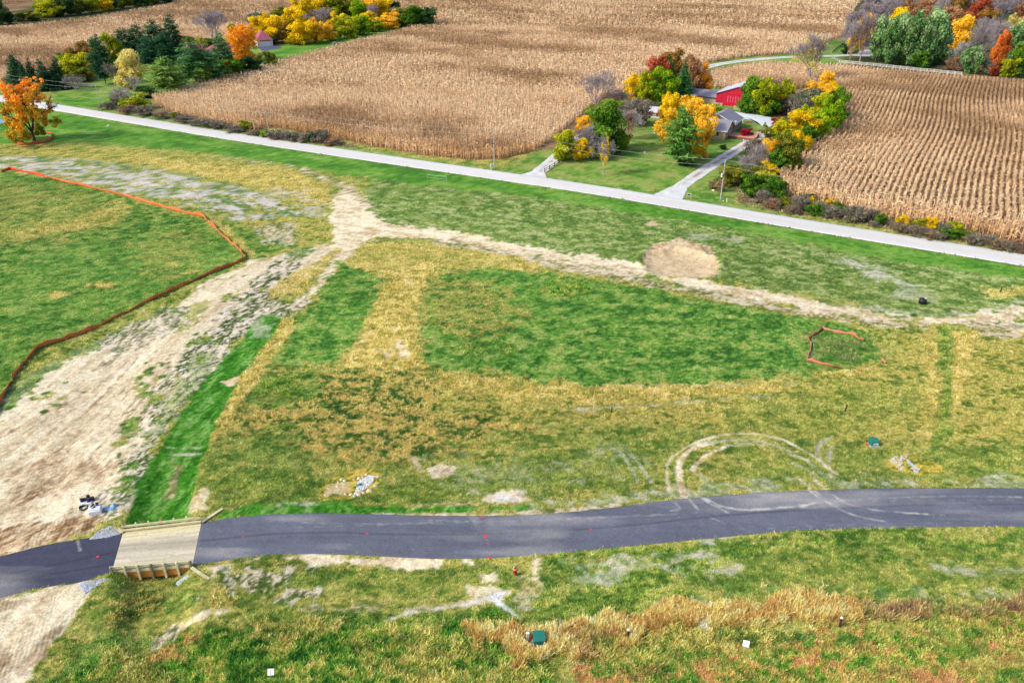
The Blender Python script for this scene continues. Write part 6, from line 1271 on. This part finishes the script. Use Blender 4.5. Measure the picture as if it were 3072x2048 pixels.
M_ORB = mat_plain('orange_net_bright', (248, 84, 44), .7, .12, 3); M_ORD = mat_plain('orange_net_faded', (224, 120, 62), .85, .22, 2.2, c2=(178, 112, 66)); M_ORP = mat_plain('pink_net', (236, 136, 110), .8, .12, 3, c2=(180, 110, 96)); M_ORR = mat_plain('red_orange_net', (214, 96, 62), .8, .12, 3)
FL = [(4, 517), (29, 509), (84, 519), (134, 532), (207, 549.5), (306, 572.5), (383, 591.6), (459, 614.6), (547, 637.5), (612, 653), (643, 683), (673.5, 714), (708, 741), (738.6, 775), (708, 790.6), (650.6, 813.6), (574, 848), (497.5, 882.5), (421, 917), (363.6, 943.7), (268, 993.5), (172, 1031.7), (115, 1050), (67, 1100), (33.5, 1148), (9.6, 1195.6), (0, 1219), (-50, 1330), (-110, 1440)]
nl_ = len(resample(np.array([G(*p)[:2] for p in FL[:4]]), 1.1))-1
netfence('safety_fence', FL, .55, 1.1, lambda n: [('bright_net', M_ORB, 0, nl_), ('faded_net', M_ORD, nl_, n-1)], 'long sagging orange safety fence enclosing the left green field', postm=M_PGRN)
netfence('safety_fence', [(49, 427.7), (53, 434.7), (70, 436), (90, 434.7), (133, 429), (151.5, 423.5), (158.5, 412), (153, 403), (130, 401), (95, 405), (60, 415), (49, 427.7)], .8, 1.1, lambda n: [('net', M_ORR, 0, n-1)], 'small orange safety fence ring around the large autumn tree', postm=M_PGRN)
netfence('safety_fence', [(2471.4, 979), (2444.6, 1005.7), (2424.5, 1017), (2432, 1037), (2429, 1066), (2421, 1084), (2464.7, 1098), (2496, 1103), (2520.5, 1110.6)], .4, .75, lambda n: [('net', M_ORP, 0, n-1)], 'collapsed pink safety fence forming the left side of the weedy loop', .7, M_PGRN)
netfence('safety_fence', [(2467, 986.7), (2520.5, 999), (2556, 1003.5), (2589.7, 1023.6)], .4, .7, lambda n: [('net', M_ORP, 0, n-1)], 'collapsed pink safety fence strip along the top of the weedy loop', .7, M_PGRN)
netfence('safety_fence', [(2438, 1012), (2441, 1035), (2441, 1060), (2428, 1080)], .12, .25, lambda n: [('net', M_PGRN, 0, n-1)], 'thin grey strip of fallen fence inside the left of the weedy loop', .7)
netfence('safety_fence', [(2643, 1077), (2650, 1082), (2653, 1088)], .35, .5, lambda n: [('net', M_ORP, 0, n-1)], 'small scrap of pink fence at the right of the weedy loop', .3)
netfence('safety_fence', [(2575, 1116), (2590, 1116)], .3, .4, lambda n: [('net', M_ORR, 0, n-1)], 'small red fence scrap in dry grass below the weedy loop', .4)
# ================================================================ UTILITY BOXES, HYDRANT, SIGNS
M_GRN = mat_plain('green_cabinet', (40, 128, 112), .5, .06, 1); M_PAD = mat_plain('concrete_pad', (196, 194, 188), .9, .08); M_OR = mat_plain('orange_marker', (244, 92, 34), .6, .1)
def cabinet(px, py, rot, s, label, sticker):
    g = G(px, py); z = float(hgt(np.array([g[:2]]))[0]); t = thing('transformer_cabinet', (g[0], g[1], z), rot, label, 'utility cabinet', 'green utility cabinets')
    MB().box((0, 0, .05), (1.25*s, 1.25*s, .16)).build('pad', M_PAD, t, bevel=.02)
    mb = MB(); w_ = .52*s; d = .5*s; mb.add([(-w_, -d, .13), (w_, -d, .13), (w_, d, .13), (-w_, d, .13), (-w_, -d, .62*s), (w_, -d, .62*s), (w_, -d*.5, .85*s), (w_, d, .85*s), (-w_, d, .85*s), (-w_, -d*.5, .85*s)], [(0, 1, 5, 4), (4, 5, 6, 9), (9, 6, 7, 8), (2, 3, 8, 7), (1, 2, 7, 6, 5), (3, 0, 4, 9, 8), (3, 2, 1, 0)])
    mb.build('body', M_GRN, t, bevel=.02)
    if sticker: MB().box((.1*s, -d-.012, .4*s), (.7*s, .02, .22*s)).build('sticker', M_WH, t)
    MB().box((0, -d-.016, .36*s), (.03, .012, .42*s)).build('door_seam', M_DARK, t)
cabinet(2619, 1331, .08, 1.05, 'green cabinet with white sticker in the right olive field', True); cabinet(1617, 1922, .1, 1.15, 'green cabinet half sunk in the tall dry grass', False)
g = G(2598, 1334); t = thing('marker_stake', g, 0, 'small orange marker left of the right green cabinet', 'marker'); MB().cyl((0, 0, 0), (0, 0, .6), .13, .11, 8).build('sleeve', M_OR, t); MB().dome((0, 0, .6), .11, .11, .08).build('cap', M_DARK, t)
g = G(1583, 1918); t = thing('pedestal', g, .1, 'narrow grey pedestal box left of the sunken green cabinet', 'utility pedestal'); MB().box((0, 0, .45), (.3, .25, 1.0)).build('housing', M_ROOFL, t, bevel=.02); MB().box((0, 0, .98), (.34, .29, .08)).build('lid', M_WH, t, bevel=.01)
o = MB().box((0, 0, .3), (.1, .1, .7)).build('orange_stake', M_OR, None, loc=(*G(1592, 1918)[:2], 0)); tag(o, 'orange stake beside the narrow grey pedestal', 'stake')
o = MB().dome((0, 0, -.05), .35, .25, .3, 8, 3).build('orange_tarp', M_OR, None, loc=(*G(1655, 1918)[:2], 0)); tag(o, 'crumpled orange scrap in dry grass right of the sunken cabinet', 'scrap')
g = G(1545, 1718); t = thing('fire_hydrant', (g[0], g[1], 0), 0, 'red fire hydrant with white ring south of the street', 'fire hydrant'); M_HY = mat_plain('hydrant_red', (200, 20, 44), .4, .06)
MB().cyl((0, 0, -.1), (0, 0, .1), .24, .24, 12).cyl((0, 0, .1), (0, 0, .62), .17, .16, 12).dome((0, 0, .66), .18, .18, .2, 12, 4).cyl((0, 0, .84), (0, 0, .92), .05, .05, 6).build('barrel', M_HY, t, True)
MB().cyl((0, 0, .6), (0, 0, .68), .215, .215, 12).build('collar', M_WH, t); MB().cyl((-.28, 0, .48), (.28, 0, .48), .08, .08, 8).cyl((0, -.28, .46), (0, 0, .46), .1, .1, 8).build('outlets', M_HY, t)
def sign(px, py, rot, tilt, label, s=1.):
    g = G(px, py); z = float(hgt(np.array([g[:2]]))[0]); t = thing('lot_sign', (g[0], g[1], z), rot, label, 'sign', 'small white lot signs')
    ct, st_ = math.cos(tilt), math.sin(tilt); mb = MB().box((0, 0, 0), (.62*s, .62*s, .03), 0, ('X', tilt)); o = mb.build('panel', M_WHB, t); o.location = (0, 0, .62*s)
    mk = MB().box((0, 0, .02), (.035*s, .40*s, .012), 0, ('X', tilt)); v_ = MB().beam((0, -.27*s*ct, -.27*s*st_+.028), (0, .13*s*ct, .13*s*st_+.028), .035*s, .012).build('vertical_mark', M_GLASS, o)
    MB().cyl((0, 0, -.1), (0, 0, .60*s), .03, .03, 6).build('stake', M_GALV, t)
sign(813, 2018, .08, R(50), 'white square lot sign with dark vertical mark near the bottom edge'); sign(2236, 1942, -.35, R(42), 'tilted white lot sign below the dry grass on the right')
o = MB().box((0, 0, .25), (.8, .7, .5)).build('white_box', M_WHB, None, bevel=.04, loc=(*G(325, 380)[:2], 0), rotz=.3); tag(o, 'tiny white box on the lawn left of the county road', 'box')
g = G(2767, 908); t = thing('drain_riser', g, .2, 'black drain riser with white tag in the grass at right', 'drain riser'); MB().cyl((0, 0, 0), (0, .05, .85), .75, .62, 14).build('housing', M_BLK, t, True); MB().box((.35, -.2, .98), (.3, .3, .14), .4).build('tag_plate', M_WH, t); MB().dome((0, 0, .82), .6, .6, .14, 12, 3).build('lid', M_BLK, t, True)
# ================================================================ MATERIAL DEPOT BY THE BRIDGE
def zd(x, y): return (200+x/13.07, 1460+y/13.07)
M_BAGW = mat_plain('white_bag', (236, 238, 246), .6, .08, 2); M_BAGB = mat_plain('pale_blue_sheet', (150, 196, 226), .5, .15, 2); M_PAL = mat_plain('pallet_wood', (214, 196, 166), .85, .12, 3); M_PURP = mat_plain('dark_fittings', (44, 38, 66), .5, .15, 3)
def pallet(par, w_, d, rot=0, at=(0, 0)):
    mb = MB(); ca, sa = math.cos(rot), math.sin(rot)
    for k in range(6):
        yy = -d/2+d*(k+.5)/6; mb.box((at[0]-yy*sa, at[1]+yy*ca, .13), (w_, d/9, .03), rot)
    for k in range(3):
        xx = -w_/2+w_*(k+.5)/3*1; mb.box((at[0]+xx*ca, at[1]+xx*sa, .06), (.1, d, .1), rot)
    return mb.build('pallet', M_PAL, par)
g = G(*zd(830, 640)); t = thing('fittings_bundle', g, .1, 'bundle of dark pipe fittings on white wrapping, topmost of the depot', 'fittings'); pallet(t, 1.5, 1.1)
MB().box((-.1, -.1, .28), (1.5, .9, .28)).build('wrapping', M_BAGW, t, bevel=.08)
mb = MB(); mb.cyl((-.55, -.1, .4), (-.55, -.1, .85), .2, .22, 10).cyl((.1, .35, .4), (.1, .35, .95), .2, .22, 10).cyl((.6, .2, .2), (.6, .2, .75), .24, .24, 10).cyl((-.4, .1, .55), (.5, .2, .6), .22, .2, 10).cyl((.1, .3, .5), (.35, -.35, .45), .2, .2, 10); mb.build('pipe_fittings', M_PURP, t)
g = G(*zd(690, 930)); t = thing('hose_coil', g, R(-38)*0-.2, 'black pipe coil lying flat on a wooden pallet', 'pipe coil')
sh = MB(); A_ = [G(*zd(x, y))[:2]-g[:2] for x, y in ((450, 985), (720, 1025), (935, 800), (660, 755))]
c_, s_ = math.cos(.2), math.sin(.2); A_ = [(p[0]*c_-p[1]*s_, p[0]*s_+p[1]*c_) for p in A_]; ctr = np.mean(A_, 0)
sh.prism(A_, .02, .12); sh.build('pallet', M_PAL, t); bb = [tuple(ctr+(np.array(p)-ctr)*.86) for p in A_]; MB().prism(bb, .121, .16).build('pallet_inlay', M_PURP, t)
mb = MB(); n = 24
for k in range(3):
    for i in range(n):
        a0, a1 = 6.283*i/n, 6.283*(i+1)/n; rr_ = .42-.0*k; mb.cyl((ctr[0]+rr_*1.25*math.cos(a0), ctr[1]+rr_*math.sin(a0), .2+k*.09), (ctr[0]+rr_*1.25*math.cos(a1), ctr[1]+rr_*math.sin(a1), .2+k*.09), .065, .065, 6, False)
mb.build('coil', M_BLK, t)
g = G(*zd(1150, 1060)); t = thing('stacked_bags', g, .25, 'tall white wrapped stack of bags at the centre of the depot', 'bags'); pallet(t, 1.7, 1.3)
bg_ = MB(); r = random.Random(9)
for lv in range(4):
    for k in range(2): bg_.box((-.35+.7*k+r.uniform(-.04, .04), .1+r.uniform(-.04, .04), .26+lv*.21), (.74, 1.05, .2), r.uniform(-.06, .06))
bg_.build('bags', M_BAGW, t, bevel=.07); MB().box((.05, -.05, .55), (1.5, 1.1, .66), .04).build('wrapping', M_BAGW, t, bevel=.12)
mb = MB().cyl((-.5, .3, .9), (-.1, .5, 1.25), .12).cyl((.2, .45, .95), (.4, .3, 1.4), .14).cyl((-.3, 0, .9), (.1, .1, 1.05), .12); mb.build('pipe_ends', M_PURP, t)
g = G(*zd(1790, 900)); t = thing('covered_pallet', g, -.15, 'pallet under crumpled pale blue sheet, right end of the depot', 'pallet'); pallet(t, 1.6, 1.2)
mb = MB().dome((.1, .25, .14), .5, .45, .62, 10, 4, 0, .12, r); mb.box((-.15, -.15, .25), (1.3, .8, .2), .1); mb.build('sheet', M_BAGB, t, True)
# yard bits: pale blocks pile under the stout pole, fallen boards near far wood
g = G(2263, 344); o = MB().dome((0, 0, -.05), .7, .5, .45, 8, 3, 0, .15, r).build('rock_heap', M_BARK, None, loc=(g[0], g[1], 0)); tag(o, 'small dark rock heap at the far edge of the gravel forecourt', 'rock heap')
g = G(1014, 136); o = link('brush_pile', proto_wood('twigs', 1).copy(), None, (g[0], g[1], 0)); o.scale = (7, 4, 1.8); o.data.materials.clear(); o.data.materials.append(M_BARE); tag(o, 'grey brush pile on the grass strip below the yellow wood', 'brush pile')
# low weeds swept over the rim of the white road edge etc. are part of the grass; parked items end here
g = G(2592, 150); t = thing('dark_shelter', (g[0], g[1], 0), R(-6), 'dark-roofed outbuilding glimpsed under the trees by the parking pad', 'outbuilding'); gable(t, 12, 6, 2.3, 3.6, M_TAN2, mat_plain('roof_dark', (62, 62, 84), .8, .08), .4, 'x')
